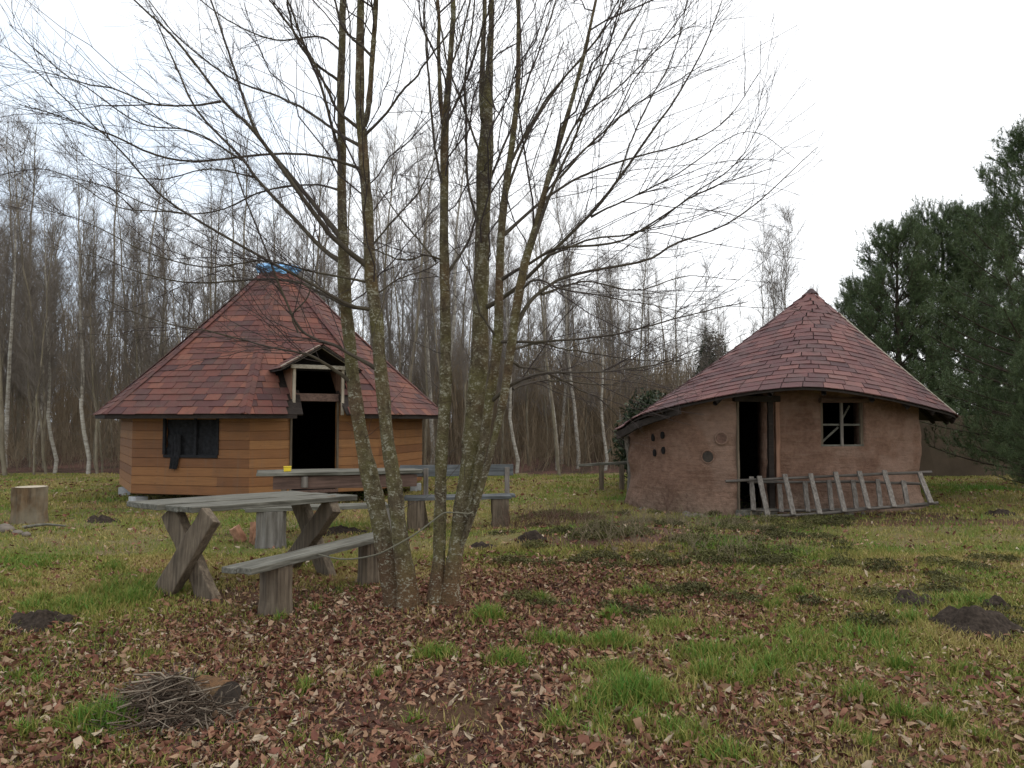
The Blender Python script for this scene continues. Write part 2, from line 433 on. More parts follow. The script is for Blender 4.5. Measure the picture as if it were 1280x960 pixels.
def cover(x, y):
    x = np.asarray(x, float); y = np.asarray(y, float)
    n = vnoise(x * .9, y * .9, 11); n2 = vnoise(x * 2.6, y * 2.6, 12)
    leafy = 1.0 * blob(x, y, .55, 6.9, 1.7, 1.35) + .75 * blob(x, y, -1.2, 5.4, 1.5, .9) + .35 * blob(x, y, -.6, 3.9, 2.2, .8) + .55 * blob(x, y, 1.6, 9.4, 1.3, .8) + .5 * blob(x, y, -.9, 6.4, 1.2, .8)
    leafy = leafy + .55 * blob(x, y, -1.6, 4.4, 2.2, 1.1) + .45 * blob(x, y, .1, 5.0, 1.3, 1.2) + .35 * blob(x, y, 2.6, 9.6, 1.6, .8) + .28 * blob(x, y, 1.8, 4.0, 2.2, .8) + .22 * blob(x, y, 3.6, 8, 1.8, .8) + np.where(y > 21.0 + n * 2, .35, 0) + .10
    bare = 1.2 * blob(x, y, -.33, 4.15, .45, .28) + .8 * blob(x, y, 6.6, 11.6, 3.0, .45) + .75 * blob(x, y, -2.3, 6.9, .9, .5) + .9 * blob(x, y, -5.2, 14.9, 2.6, .8) + .8 * blob(x, y, 5.2, 12.6, 2.8, .5) + .6 * blob(x, y, -3.9, 10.7, .8, .25)
    green = np.full_like(x, .68) - .5 * np.minimum(leafy, 1.1)
    green = green + .2 * (x > 1.2) * (y < 9) + .25 * ((y > 7.5) & (y < 21)) * (leafy < .5)
    for px, py, r, s in G_CLUMP:
        g = gnd(px, py); green = green + s * .8 * blob(x, y, g.x, g.y, r, r * .7)
    green = green - bare * .8 - np.where(y > 22.5, .35, 0)
    n4 = vnoise(x * 5.5, y * 5.5, 14)
    return np.clip(leafy * (.35 + .75 * n2 + .6 * n4), 0, 1), np.clip(green * (.45 + .7 * n + .45 * n4), 0, 1), np.clip(bare, 0, 1)

def lush(x, y):
    l = np.zeros_like(x)
    for px, py, r, s in G_CLUMP:
        g = gnd(px, py); l = np.maximum(l, s * blob(x, y, g.x, g.y, r, r * .7))
    return l

# ------------------------------------------------------------------ ground sheet
def axis(lo, mid0, mid1, hi, step):
    a = list(np.arange(mid0, mid1, step)); s = step; v = mid1
    while v < hi: a.append(v); s *= 1.25; v += s
    a.append(hi); s = step; v = mid0 - step; b = []
    while v > lo: b.append(v); s *= 1.25; v -= s
    b.append(lo)
    return np.array(b[::-1] + a)
xs = axis(-350, -11, 11, 350, .085); ys = axis(-60, 2.4, 20, 400, .085)
X, Y = np.meshgrid(xs, ys)
near = np.exp(-np.clip(Y - 12, 0, None) / 8)
Z = hgt(X, Y) + (vnoise(X * 9, Y * 9, 21) - .5) * .022 * near + (vnoise(X * 4.5, Y * 4.5, 22) - .5) * .03 * near
nx, ny = len(xs), len(ys)
ii = np.arange(nx * ny).reshape(ny, nx)
Fg = np.stack([ii[:-1, :-1], ii[:-1, 1:], ii[1:, 1:], ii[1:, :-1]], axis=-1).reshape(-1, 4)
ground = mesh_obj('ground', np.stack([X, Y, Z], axis=-1).reshape(-1, 3), Fg, M['ground'], smooth=True)
lf, gr, ba = cover(X.ravel(), Y.ravel())
for nm, vals in (('leafy', lf), ('green', gr), ('bare', ba)):
    a = ground.data.attributes.new(nm, 'FLOAT', 'POINT'); a.data.foreach_set('value', vals.astype(np.float32))
setting(ground)

def scatter(n, ymin, ymax, power=1.0, rng=RNG):
    u = rng.random(n)
    a = 2 - 1 - power                          # density ~ y^-power in area; strip width ~ y
    p = 2 - power
    y = (ymin ** p + u * (ymax ** p - ymin ** p)) ** (1 / p) if abs(p) > 1e-6 else ymin * (ymax / ymin) ** u
    x = rng.uniform(-1, 1, n) * (.80 * y + 2.0)
    return x, y

# dead leaves ---------------------------------------------------------
def leaf_mesh(n, ymin, ymax, power, size, name, thresh=1.0, flat=.5):
    x, y = scatter(n, ymin, ymax, power)
    l, g, b = cover(x, y)
    keep = RNG.random(n) < np.clip(l * 1.25 + .06, 0, 1) * (1 - .75 * np.clip(lush(x, y), 0, 1)) * (1 - .85 * np.clip(b, 0, 1))
    x, y, l = x[keep], y[keep], l[keep]; m = len(x)
    z = hgt(x, y) + RNG.uniform(.004, .028, m)
    S = (size[0] + (size[1] - size[0]) * RNG.beta(1.4, 2.0, m)) * (1 + np.clip(y - 7, 0, 12) * .05)
    W = S * RNG.uniform(.28, .5, m)
    az = RNG.uniform(0, 2 * PI, m)
    tl = RNG.normal(0, .5, m); rl = RNG.normal(0, .55, m)
    fold = RNG.uniform(-.2, 1.15, m); curl = RNG.normal(.3, .7, m)
    # template: 3 rows (base, mid, tip) x (left, centre, right)
    tpl = np.array([(-.5, 0, 0), (-.25, .8, 1), (-.25, 0, 0), (-.25, -.8, 1), (.12, 1, 1), (.12, 0, 0), (.12, -1, 1), (.5, 0, 0)])
    lx = tpl[None, :, 0] * S[:, None]; ly = tpl[None, :, 1] * (W / 2)[:, None] * np.cos(fold)[:, None]
    lz = tpl[None, :, 2] * (W / 2 * np.sin(fold))[:, None] + curl[:, None] * S[:, None] * (tpl[None, :, 0] ** 2)
    lx = lx + RNG.normal(0, .06, lx.shape) * S[:, None]; lz = lz + RNG.normal(0, .07, lz.shape) * S[:, None]; ly = ly + RNG.normal(0, .07, ly.shape) * S[:, None]
    ct, st = np.cos(tl)[:, None], np.sin(tl)[:, None]
    lx, lz = lx * ct - lz * st, lx * st + lz * ct
    cr, sr = np.cos(rl)[:, None], np.sin(rl)[:, None]
    ly, lz = ly * cr - lz * sr, ly * sr + lz * cr
    ca, sa = np.cos(az)[:, None], np.sin(az)[:, None]
    wx = lx * ca - ly * sa + x[:, None]; wy = lx * sa + ly * ca + y[:, None]
    lz = lz - np.minimum(lz.min(axis=1), 0)[:, None] * .7
    V = np.stack([wx, wy, lz + z[:, None]], axis=-1).reshape(-1, 3)
    tri = np.array([(0, 2, 1), (0, 3, 2), (1, 2, 4), (2, 5, 4), (2, 3, 5), (3, 6, 5), (4, 5, 7), (5, 6, 7)])
    Fc = (np.arange(m) * 8)[:, None, None] + tri[None]
    red = blob(x, y, .7, 6.9, 1.9, 1.4)
    tone = np.clip(RNG.beta(1.7, 1.9, m) * 1.05 - .16 * red + .08, 0, 1)
    return V, Fc.reshape(-1, 3), np.repeat(tone, 8)
parts = [leaf_mesh(66000, 2.5, 8.5, .8, (.026, .092), 'a'), leaf_mesh(30000, 8, 20, 1.0, (.045, .08), 'b'), leaf_mesh(100000, 2.5, 8, .6, (.012, .042), 'c')]
V, Fc = merge([(p[0], p[1]) for p in parts])
o = mesh_obj('leaf_litter', V, Fc, M['leaf'], fattr=np.concatenate([p[2] for p in parts]))
setting(o, 'stuff', 'reddish brown dead leaves lying on the ground', 'leaf litter')

# grass ---------------------------------------------------------------
def grass_mesh(n, ymin, ymax, power, clump=False):
    x, y = scatter(n, ymin, ymax, power)
    if clump:
        xs_, ys_ = [], []
        for px, py, r, s in G_CLUMP[:NCL]:
            g = gnd(px, py)
            k = int(2600 * min(1, r * 2.6) ** 1.25 * s)
            a = RNG.normal(0, .55, k) * r; b_ = RNG.normal(0, .55, k) * r * .75
            xs_.append(g.x + a); ys_.append(g.y + b_)
        x = np.concatenate(xs_); y = np.concatenate(ys_); n = len(x)
    l, g, b = cover(x, y); lu = lush(x, y)
    keep = RNG.random(n) < (np.clip(g * 1.2 + .08, 0, 1) if not clump else np.clip(vnoise(x * 7, y * 7, 33) * 1.5, .1, 1))
    x, y, g, lu = x[keep], y[keep], g[keep], lu[keep]; m = len(x)
    z = hgt(x, y) - .004
    H = RNG.uniform(.022, .065, m) * (1 + 1.0 * lu) * (.7 + .6 * vnoise(x * 3, y * 3, 31))
    if clump: H = RNG.uniform(.04, .19, m) * (.35 + .8 * lu)
    Wd = RNG.uniform(.0016, .0035, m) * (1 + y * .09)
    az = RNG.uniform(0, 2 * PI, m); lean = np.abs(RNG.normal(.45, .35, m)); la = RNG.uniform(0, 2 * PI, m)
    dx, dy = np.cos(la) * lean, np.sin(la) * lean
    wx, wy = np.cos(az) * Wd, np.sin(az) * Wd
    def P(t, wf):
        bx = x + dx * H * t * t; by = y + dy * H * t * t; bz = z + H * t * (1 - .25 * np.minimum(lean, 1.4) * t)
        return np.stack([bx + wx * wf, by + wy * wf, bz], axis=-1)
    V = np.stack([P(0, -1), P(0, 1), P(.55, .8), P(.55, -.8), P(1, 0)], axis=1).reshape(-1, 3)
    q = np.array([(0, 1, 2), (0, 2, 3), (3, 2, 4)])
    Fc = ((np.arange(m) * 5)[:, None, None] + q[None]).reshape(-1, 3)
    patch = vnoise(x * 1.3, y * 1.3, 41)
    tone = np.clip(RNG.normal(.31, .17, m) + .5 * (lu - .25) * (lu > .25) + .7 * (patch - .5) + .08 * (x > 1) + .05 * (y > 8), 0, .9)
    if clump: tone = np.clip(RNG.normal(.62, .2, m) + .3 * (lu - .5), .05, 1)
    return V, Fc, np.repeat(tone, 3)
parts = [grass_mesh(420000, 2.5, 9, .8), grass_mesh(195000, 8.5, 22, .9), grass_mesh(1, 3, 4, 1, True)]
V, Fc = merge([(p[0], p[1]) for p in parts])
o = mesh_obj('grass', V, Fc, M['grass'], fattr=np.concatenate([p[2] for p in parts]))
setting(o, 'stuff', 'short olive and green grass with lusher tufts', 'grass')

# ------------------------------------------------------------------ walls with openings, shingled roofs
def wall_panel(pts, nrm, thick, zs, off, openings, ztop=None, tone=None, inner_mat=None):
    """pts (n,2) along the wall foot, openings in (s0,s1,z0,z1); returns V, F, tone-per-face"""
    pts = np.asarray(pts, float); nrm = np.asarray(nrm, float)
    s = np.concatenate([[0], np.cumsum(np.linalg.norm(np.diff(pts, axis=0), axis=1))])
    ss = sorted(set(list(s) + [q for o_ in openings for q in o_[:2]]))
    clean = [ss[0]]
    op = [q for o_ in openings for q in o_[:2]]
    for q in ss[1:]:
        if q - clean[-1] > .012: clean.append(q)
        elif q in op: clean[-1] = q
    ss = np.array(clean)
    zz = sorted(set([round(z, 4) for z in zs] + [round(q, 4) for o_ in openings for q in o_[2:4]]))
    zz = np.array(zz)
    px = np.interp(ss, s, pts[:, 0]); py = np.interp(ss, s, pts[:, 1])
    nxx = np.interp(ss, s, nrm[:, 0]); nyy = np.interp(ss, s, nrm[:, 1])
    n, m = len(ss), len(zz)
    V = []; Fc = []; T = []
    for i in range(n):
        for j in range(m):
            e = off(ss[i], zz[j]); zt = zz[j] if (j < m - 1 or ztop is None) else ztop(px[i], py[i])
            V.append((px[i] + nxx[i] * e, py[i] + nyy[i] * e, zt))
    for i in range(n):
        for j in range(m):
            zt = zz[j] if (j < m - 1 or ztop is None) else ztop(px[i], py[i])
            V.append((px[i] - nxx[i] * thick, py[i] - nyy[i] * thick, zt))
    O = lambda i, j: i * m + j
    I = lambda i, j: n * m + i * m + j
    def hole(i, j):
        if i < 0 or j < 0 or i >= n - 1 or j >= m - 1: return False
        a = (ss[i] + ss[i + 1]) / 2; b = (zz[j] + zz[j + 1]) / 2
        return any(o_[0] < a < o_[1] and o_[2] < b < o_[3] for o_ in openings)
    for i in range(n - 1):
        for j in range(m - 1):
            if hole(i, j): continue
            tn = tone((ss[i] + ss[i + 1]) / 2, (zz[j] + zz[j + 1]) / 2) if tone else .5
            Fc.append((O(i, j), O(i + 1, j), O(i + 1, j + 1), O(i, j + 1))); T.append(tn)
            Fc.append((I(i, j), I(i, j + 1), I(i + 1, j + 1), I(i + 1, j))); T.append(-1)
            if hole(i - 1, j) : Fc.append((O(i, j), O(i, j + 1), I(i, j + 1), I(i, j))); T.append(tn)
            if hole(i + 1, j): Fc.append((O(i + 1, j), I(i + 1, j), I(i + 1, j + 1), O(i + 1, j + 1))); T.append(tn)
            if hole(i, j - 1) or j == 0: Fc.append((O(i, j), I(i, j), I(i + 1, j), O(i + 1, j))); T.append(tn)
            if hole(i, j + 1) or j == m - 2: Fc.append((O(i, j + 1), O(i + 1, j + 1), I(i + 1, j + 1), I(i, j + 1))); T.append(tn)
    return V, Fc, T

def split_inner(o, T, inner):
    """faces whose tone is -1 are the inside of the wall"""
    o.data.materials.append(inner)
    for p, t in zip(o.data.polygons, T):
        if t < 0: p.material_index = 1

def shingle_quads(corners, th=.012, jit=.004):
    """corners: list of (bl, br, tr, tl, normal) Vectors -> V,F,tone"""
    V, Fc, T = [], [], []
    for bl, br, tr, tl, nv in corners:
        k = len(V)
        w = (br - bl); up = (tl - bl)
        e = random.uniform(.6, 1.5) * th; e2 = e + random.uniform(-.4, .4) * th * .6
        sh = up * random.uniform(-.035, .035)
        g = w * .012
        bl2 = bl + g + sh; br2 = br - g + sh
        V += [bl2 + nv * e, br2 + nv * e2, tr - g + nv * .002, tl + g + nv * .002, bl2, br2]
        t = random.betavariate(2, 2)
        t = .5 + (t - .5) * .85
        if random.random() < .10: t *= .35
        for f in ((0, 1, 2, 3), (4, 5, 1, 0), (4, 0, 3), (5, 2, 1)):
            Fc.append(tuple(k + q for q in f)); T.append(t)
    return V, Fc, T

# ------------------------------------------------------------------ the timber hut (octagon)
HD = 16.5
hc = at(344.5, 560, HD); hcx, hcy = hc.x, HD
hut = thing('timber_hut', 'octagonal orange timber hut with red shingled roof, dormer doorway and blue roof cap', 'hut', (hcx, hcy, 0))
phi0 = math.atan2(-hcy, -hcx)
RW, RE = 3.12, 3.64
Z0, ZE, ZT, RT = .22, 1.62, 4.66, .36
th = [phi0 + math.radians(-8 + 45 * k) for k in range(8)]
def pol(r, a): return np.array((r * math.cos(a), r * math.sin(a)))
PL = .162
plank_z = []
z = Z0
while z < 1.88:
    plank_z += [z, z + .007, z + .010, z + PL - .004]; z += PL
V, Fc, T = [], [], []
facet_tone = {}
def poff(s, z):
    f = ((z - Z0) % PL)
    return -.014 if f < .0085 or f > PL - .0005 else 0.0
front_mid = None
for k in range(8):
    p0, p1 = pol(RW, th[k]), pol(RW, th[(k + 1) % 8])
    d = (p1 - p0); L = np.linalg.norm(d); d /= L; nv = np.array((d[1], -d[0]))
    ops = []
    if k == 0: ops = [(L / 2 - .47, L / 2 + .37, Z0 + .05, 1.95)]
    if k == 7: ops = [(L * .285, L * .735, .92, 1.56)]
    rng = random.Random(k)
    tones = [rng.random() for _ in range(40)]
    tf = lambda s, z: tones[int((z - Z0) / PL) * 2 + (1 if s > L * .62 and int((z - Z0) / PL) % 3 == 1 else 0)]
    v, f, t = wall_panel([p0, p1], [nv, nv], .09, plank_z, poff, ops, None, tf)
    b = len(V); V += v; Fc += [tuple(q + b for q in x) for x in f]; T += t
    if k == 0: fm, fd, fn, fL = (p0 + p1) / 2 - d * .05, d, nv, L
    if k == 7: wm, wd, wn, wL = (p0 + p1) / 2 + d * L * .01, d, nv, L
o = mesh_obj('wall', V, Fc, M['plank'], hut, fattr=T); split_inner(o, T, M['soot_shade'])

def L3(m, d, nv, a, out, z):
    """point on a facet: a along it, out from it"""
    q = m + d * a + nv * out
    return Vector((q[0], q[1], z))
def Lf(a, out, z): return L3(fm, fd, fn, a, out, z)
def Lw(a, out, z): return L3(wm, wd, wn, a, out, z)
fdir = Vector((fn[0], fn[1], 0)); wdir = Vector((wn[0], wn[1], 0))

# floor slab, dark skirt and concrete pads
bm = bmesh.new()
bmesh.ops.create_cone(bm, cap_ends=True, segments=8, radius1=RW - .12, radius2=RW - .12, depth=.06, matrix=Matrix.Translation((0, 0, Z0 + .01)) @ Matrix.Rotation(th[0], 4, 'Z'))
bm_obj('floor', bm, M['soot_shade'], hut)
for k in range(8):
    q = pol(RW - .14, th[k])
    pd = bm_obj('foundation_block', box_bm(.24, .24, .20, (q[0], q[1], .06), Matrix.Rotation(th[k], 3, 'Z'), .01), M['concrete'], hut)
# threshold and door frame
bm_obj('threshold', box_bm(.86, .16, .05, Lf(0, -.0, Z0 + .035), Matrix.Rotation(math.atan2(fd[1], fd[0]), 3, 'Z')), M['brown_x'], hut)
for sgn in (-1, 1):
    bm_obj('door_frame', beam_bm(Lf(sgn * .43, .012, Z0 + .06), Lf(sgn * .43, .012, 1.99), .035, .05, .004, side=fdir), M['brown_z'], hut)
# window: frame and rag
wf = bm_obj('window', beam_bm(Lw(-.545, .012, .905), Lw(.545, .012, .905), .05, .03, .004, side=wdir), M['black_cloth_and_dark'], hut)
for a in (-.54, .54, .1):
    bm_obj('frame_post', beam_bm(Lw(a, .0, .935), Lw(a, .0, 1.58), .05, .05, .004, side=wdir), M['black_cloth_and_dark'], wf)
# black crumpled sheet added to stand for the shade inside the open window
bmq = bmesh.new(); NXc, NZc = 26, 18
gridv = [[None] * (NZc + 1) for _ in range(NXc + 1)]
for i in range(NXc + 1):
    for j in range(NZc + 1):
        a = -.52 + 1.04 * i / NXc; zz = .9 + .68 * j / NZc
        gridv[i][j] = bmq.verts.new(Lw(a, -.05 + .03 * math.sin(i * 1.3 + j * .4) * math.sin(j * .7), zz))
for i in range(NXc):
    for j in range(NZc): bmq.faces.new((gridv[i][j], gridv[i + 1][j], gridv[i + 1][j + 1], gridv[i][j + 1]))
bm_obj('window_dark', bmq, M['black_cloth_and_dark'], wf, True)
bmq = bmesh.new(); NXc, NZc = 10, 14; gridv = [[None] * (NZc + 1) for _ in range(NXc + 1)]
for i in range(NXc + 1):
    for j in range(NZc + 1):
        t = j / NZc; a = -.40 + (.20 - .05 * t) * i / NXc + .03 * math.sin(t * 3)
        zz = 1.30 - .62 * t - .05 * (i % 4 == 0) * t
        outw = .035 + .02 * math.sin(i * 1.7) + (.02 if t > .6 else 0)
        gridv[i][j] = bmq.verts.new(Lw(a, outw, zz))
for i in range(NXc):
    for j in range(NZc): bmq.faces.new((gridv[i][j], gridv[i + 1][j], gridv[i + 1][j + 1], gridv[i][j + 1]))
bm_obj('hanging_rag', bmq, M['black_cloth_and_dark'], wf, True)

# roof: eight shingled faces on a boarded deck
ap_e, ap_t = RE * math.cos(PI / 8), RT * math.cos(PI / 8)
slope_len = math.hypot(ap_e - ap_t, ZT - ZE)
NC = int(slope_len / .165)
DW, DZ = .50, 2.66                     # hole for the dormer
corners = []; deckV, deckF = [], []
for k in range(8):
    a = (th[k] + PI / 8); nv2 = np.array((math.cos(a), math.sin(a))); tv = np.array((-math.sin(a), math.cos(a)))
    nrm = Vector((nv2[0] * (ZT - ZE), nv2[1] * (ZT - ZE), ap_e - ap_t)).normalized()
    def S(t, x):
        sag = -.05 * math.sin(PI * t)
        r = ap_e + (ap_t - ap_e) * t; hw = r * math.tan(PI / 8); x = max(-hw, min(hw, x))
        q = nv2 * r + tv * x
        return Vector((q[0], q[1], ZE + (ZT - ZE) * t + .045)) + nrm * sag
    for c in range(NC):
        t0, t1 = c / NC, min(1, (c + 1.12) / NC)
        hw = (ap_e + (ap_t - ap_e) * t0) * math.tan(PI / 8)
        w = .29; x = -hw - random.random() * w
        while x < hw:
            ww = w * random.uniform(.85, 1.15)
            x0, x1 = max(x, -hw), min(x + ww, hw)
            if x1 - x0 > .02:
                xm = (x0 + x1) / 2; zm = ZE + (ZT - ZE) * t0
                if not (k == 0 and abs(xm) < DW + .05 and zm < DZ):
                    corners.append((S(t0, x0) - (S(t1, x0) - S(t0, x0)) * (.12 if c == 0 else 0), S(t0, x1) - (S(t1, x1) - S(t0, x1)) * (.12 if c == 0 else 0), S(t1, x1), S(t1, x0), nrm))
            x += ww
    nt, nxx = 20, 14
    for i in range(nt):
        for j in range(nxx):
            t0, t1 = i / nt, (i + 1) / nt
            def D(t, f):
                hw = (ap_e + (ap_t - ap_e) * t) * math.tan(PI / 8); return S(t, -hw + 2 * hw * f) - nrm * .02
            pc = D((t0 + t1) / 2, (j + .5) / nxx)
            xm = (pc.x * tv[0] + pc.y * tv[1])
            if k == 0 and abs(xm) < DW - .06 and pc.z < DZ - .1: continue
            b = len(deckV); q = [D(t0, j / nxx), D(t0, (j + 1) / nxx), D(t1, (j + 1) / nxx), D(t1, j / nxx)]
            deckV += q + [v - nrm * .03 for v in q]
            deckF += [(b, b + 1, b + 2, b + 3), (b + 7, b + 6, b + 5, b + 4)]
            if i == 0: deckF.append((b, b + 4, b + 5, b + 1))
V, Fc, T = shingle_quads(corners)
roof = mesh_obj('roof', V, Fc, M['shingle_red'], hut, fattr=T)
mesh_obj('roof_deck', deckV, deckF, M['deck'], roof)
# hip caps
for k in range(8):
    cs = []
    for c in range(26):
        t0, t1 = c / 26, min(1, (c + 1.2) / 26)
        def H(t, s):
            r = RE + (RT - RE) * t; q = pol(r, th[k]); tv = np.array((-math.sin(th[k]), math.cos(th[k])))
            q = q + tv * s * .09
            return Vector((q[0], q[1], ZE + (ZT - ZE) * t + .062 - abs(s) * .035 - .045 * math.sin(PI * t)))
        n_ = Vector((math.cos(th[k]), math.sin(th[k]), 1.1)).normalized()
        cs.append((H(t0, -1), H(t0, 0), H(t1, 0), H(t1, -1), n_)); cs.append((H(t0, 0), H(t0, 1), H(t1, 1), H(t1, 0), n_))
    V, Fc, T = shingle_quads(cs, .008); mesh_obj('hip_cap', V, Fc, M['shingle_red'], roof, fattr=[t * .6 + .1 for t in T])
# eave board all round
bmq = bmesh.new()
for k in range(8):
    if k == 0:
        continue
    q0, q1 = pol(RE - .03, th[k]), pol(RE - .03, th[(k + 1) % 8])
    beam_bm((q0[0], q0[1], ZE - .01), (q1[0], q1[1], ZE - .01), .02, .07, .003, bmq)
q0, q1 = pol(RE - .03, th[0]), pol(RE - .03, th[1]); dd = (q1 - q0) / np.linalg.norm(q1 - q0); mm = (q0 + q1) / 2
for e0, e1 in ((q0, mm - dd * .50), (mm + dd * .50, q1)):
    beam_bm((e0[0], e0[1], ZE - .01), (e1[0], e1[1], ZE - .01), .02, .07, .003, bmq)
bm_obj('eave_board', bmq, M['deck'], roof)

# smoke vent with crumpled blue sheet
bm = bmesh.new(); seg = 40; rings = []
prof = [(.40, 4.68), (.41, 4.72), (.42, 4.76), (.46, 4.78), (.46, 4.81), (.41, 4.86), (.26, 4.89), (.02, 4.90)]
for r, z in prof:
    ring = []
    for i in range(seg):
        a = 2 * PI * i / seg; w = 1 + .07 * math.sin(a * 7 + z * 30) + random.uniform(-.04, .04)
        ring.append(bm.verts.new((r * w * math.cos(a), r * w * math.sin(a), z + random.uniform(-.012, .012) + .03 * math.sin(a * 2 + 1))))
    rings.append(ring)
for a, b in zip(rings, rings[1:]):
    for i in range(seg): bm.faces.new((a[i], a[(i + 1) % seg], b[(i + 1) % seg], b[i]))
bm.faces.new(rings[-1])
cap = bm_obj('smoke_vent_cover', bm, M['blue'], hut)
bm = bmesh.new(); bmesh.ops.create_cone(bm, cap_ends=False, segments=16, radius1=.43, radius2=.38, depth=.16, matrix=Matrix.Translation((0, 0, 4.66)))
bm_obj('vent_collar', bm, M['shingle_red'], hut)

# dormer over the door
dorm = bpy.data.objects.new('dormer', None); COL.objects.link(dorm); dorm.parent = hut
FO = .22                                # how far the dormer front stands before the wall
for sgn in (-1, 1):
    bm_obj('post', beam_bm(Lf(sgn * .445, FO, 1.62 + (0 if sgn < 0 else 0.02)), Lf(sgn * .445, FO, 2.49), .05, .05, .006, side=fdir), M['pale_z'], dorm)
    # barge boards and cheeks
    bm_obj('barge_board', beam_bm(Lf(sgn * .71, FO + .14, 2.46), Lf(sgn * .02, FO + .14, 2.865), .03, .075, .006, side=Vector((0, 0, 1))), M['pale_x'], dorm)
    q = [Lf(sgn * .46, FO - .04, 1.66), Lf(sgn * .46, FO - .04, 2.47), Lf(sgn * .46, -.55, 2.47)]
    off = Vector((fd[0], fd[1], 0)) * .025 * sgn
    vv = q + [p + off for p in q]
    mesh_obj('cheek', vv, [(0, 1, 2), (5, 4, 3), (0, 3, 4, 1), (1, 4, 5, 2), (2, 5, 3, 0)], M['red_wood'], dorm)
bm_obj('tie_beam', beam_bm(Lf(-.52, FO + .05, 2.50), Lf(.52, FO + .05, 2.50), .05, .07, .006, side=fdir if False else Vector((0, 0, 1))), M['pale_x'], dorm)
bm_obj('lintel', beam_bm(Lf(-.43, .06, 1.96), Lf(.43, .06, 1.96), .05, .14, .006), M['brown_x'], hut)
# roof of the dormer
cs = []
for sgn in (-1, 1):
    n_ = (Vector((fd[0] * sgn * .5, fd[1] * sgn * .5, .8))).normalized()
    def DS(t, o_): return Lf(sgn * (.75 - .75 * t), o_, 2.45 + .45 * t)
    for c in range(6):
        t0, t1 = c / 6, min(1, (c + 1.1) / 6); x = -1.25
        x -= random.random() * .2
        while x < FO + .22:
            x1 = min(FO + .22, x + random.uniform(.25, .33))
            A, B, C_, D_ = DS(t0, x), DS(t0, x1), DS(t1, x1), DS(t1, x)
            if sgn > 0: cs.append((B, A, D_, C_, n_)) if False else cs.append((A, B, C_, D_, n_))
            else: cs.append((A, B, C_, D_, n_))
            x = x1
V, Fc, T = shingle_quads(cs, .01); mesh_obj('dormer_roof', V, Fc, M['shingle_red'], dorm, fattr=T)
dv, df = [], []
for sgn in (-1, 1):
    q = [Lf(sgn * .73, FO + .2, 2.44), Lf(0, FO + .2, 2.875), Lf(0, -1.25, 2.875), Lf(sgn * .73, -1.25, 2.44)]
    b = len(dv); dv += q + [p - Vector((0, 0, .03)) for p in q]
    df += [(b, b + 1, b + 2, b + 3), (b + 7, b + 6, b + 5, b + 4), (b, b + 4, b + 5, b + 1), (b + 3, b, b + 4, b + 7)]
mesh_obj('dormer_deck', dv, df, M['deck'], dorm)
# dark interior backing so the hut is closed behind the dormer
mesh_obj('gable_board', [Lf(-.68, FO - .32, 2.45), Lf(.68, FO - .32, 2.45), Lf(0, FO - .32, 2.84)], [(0, 1, 2)], M['soot_shade'], dorm)

# ------------------------------------------------------------------ the cob hut
cob = thing('cob_hut', 'round brown cob hut with purplish shingled cone roof and cross-barred window', 'hut', at(985, 600, 14.6) * Vector((1, 1, 0)) if False else (at(985, 600, 14.6).x, 14.6, 0))
ox, oy = cob.location.x, cob.location.y
def pw(px, Yd):
    p = at(px, 600, Yd); return np.array((p.x - ox, p.y - oy))
ctrl = [pw(787, 14.6), pw(797, 13.75), pw(830, 13.1), pw(878, 12.72), pw(921, 12.6), pw(958, 12.85), pw(1000, 12.84), pw(1060, 12.88), pw(1110, 13.08), pw(1143, 13.45), pw(1150, 13.95),
        pw(1135, 15.5), pw(1100, 16.7), pw(1010, 17.4), pw(900, 17.2), pw(815, 16.2)]
loop = ctrl[-3:] + ctrl + ctrl[:3]
path = catmull(np.array(loop), (len(loop) - 1) * 8 + 1)[3 * 8: 3 * 8 + len(ctrl) * 8 + 1]
tang = np.gradient(path, axis=0); tang /= np.linalg.norm(tang, axis=1, keepdims=True)
nrm2 = np.stack([tang[:, 1], -tang[:, 0]], axis=1)
sacc = np.concatenate([[0], np.cumsum(np.linalg.norm(np.diff(path, axis=0), axis=1))])
def s_at(px):
    n_ = 11 * 8
    pxs = 640 + F * (path[:n_, 0] + ox) / (path[:n_, 1] + oy)
    return float(np.interp(px, pxs, sacc[:n_]))
def on_wall(px, z, out=0.0):
    s = s_at(px); p = np.array([np.interp(s, sacc, path[:, 0]), np.interp(s, sacc, path[:, 1])]); nn = np.array([np.interp(s, sacc, nrm2[:, 0]), np.interp(s, sacc, nrm2[:, 1])])
    q = p + nn * out; return Vector((q[0], q[1], z)), Vector((nn[0], nn[1], 0)).normalized()
def z_at(py, Yd): return at(640, py, Yd).z
apex = at(1014, 364, 14.7) - Vector((ox, oy, 0))
eav_px = [(1194, 520, 13.9), (1166, 511, 12.9), (1100, 496, 12.15), (1020, 485, 11.95), (950, 489, 12.0), (870, 503, 12.35), (802, 520, 13.0), (780, 535, 14.3)]
eav = [at(*e) - Vector((ox, oy, 0)) for e in eav_px]
eav += [Vector((*pw(775, 16.0), 1.35)), Vector((*pw(830, 17.8), 1.5)), Vector((*pw(930, 18.6), 1.6)), Vector((*pw(1040, 18.6), 1.6)), Vector((*pw(1130, 17.7), 1.6)), Vector((*pw(1185, 16.0), 1.55))]
lp = eav[-3:] + eav + eav[:3]
NE = 12
eave = catmull(np.array([list(e) for e in lp]), (len(lp) - 1) * NE + 1)[3 * NE: 3 * NE + len(eav) * NE + 1]
es = np.concatenate([[0], np.cumsum(np.linalg.norm(np.diff(eave, axis=0), axis=1))]); EL = es[-1]
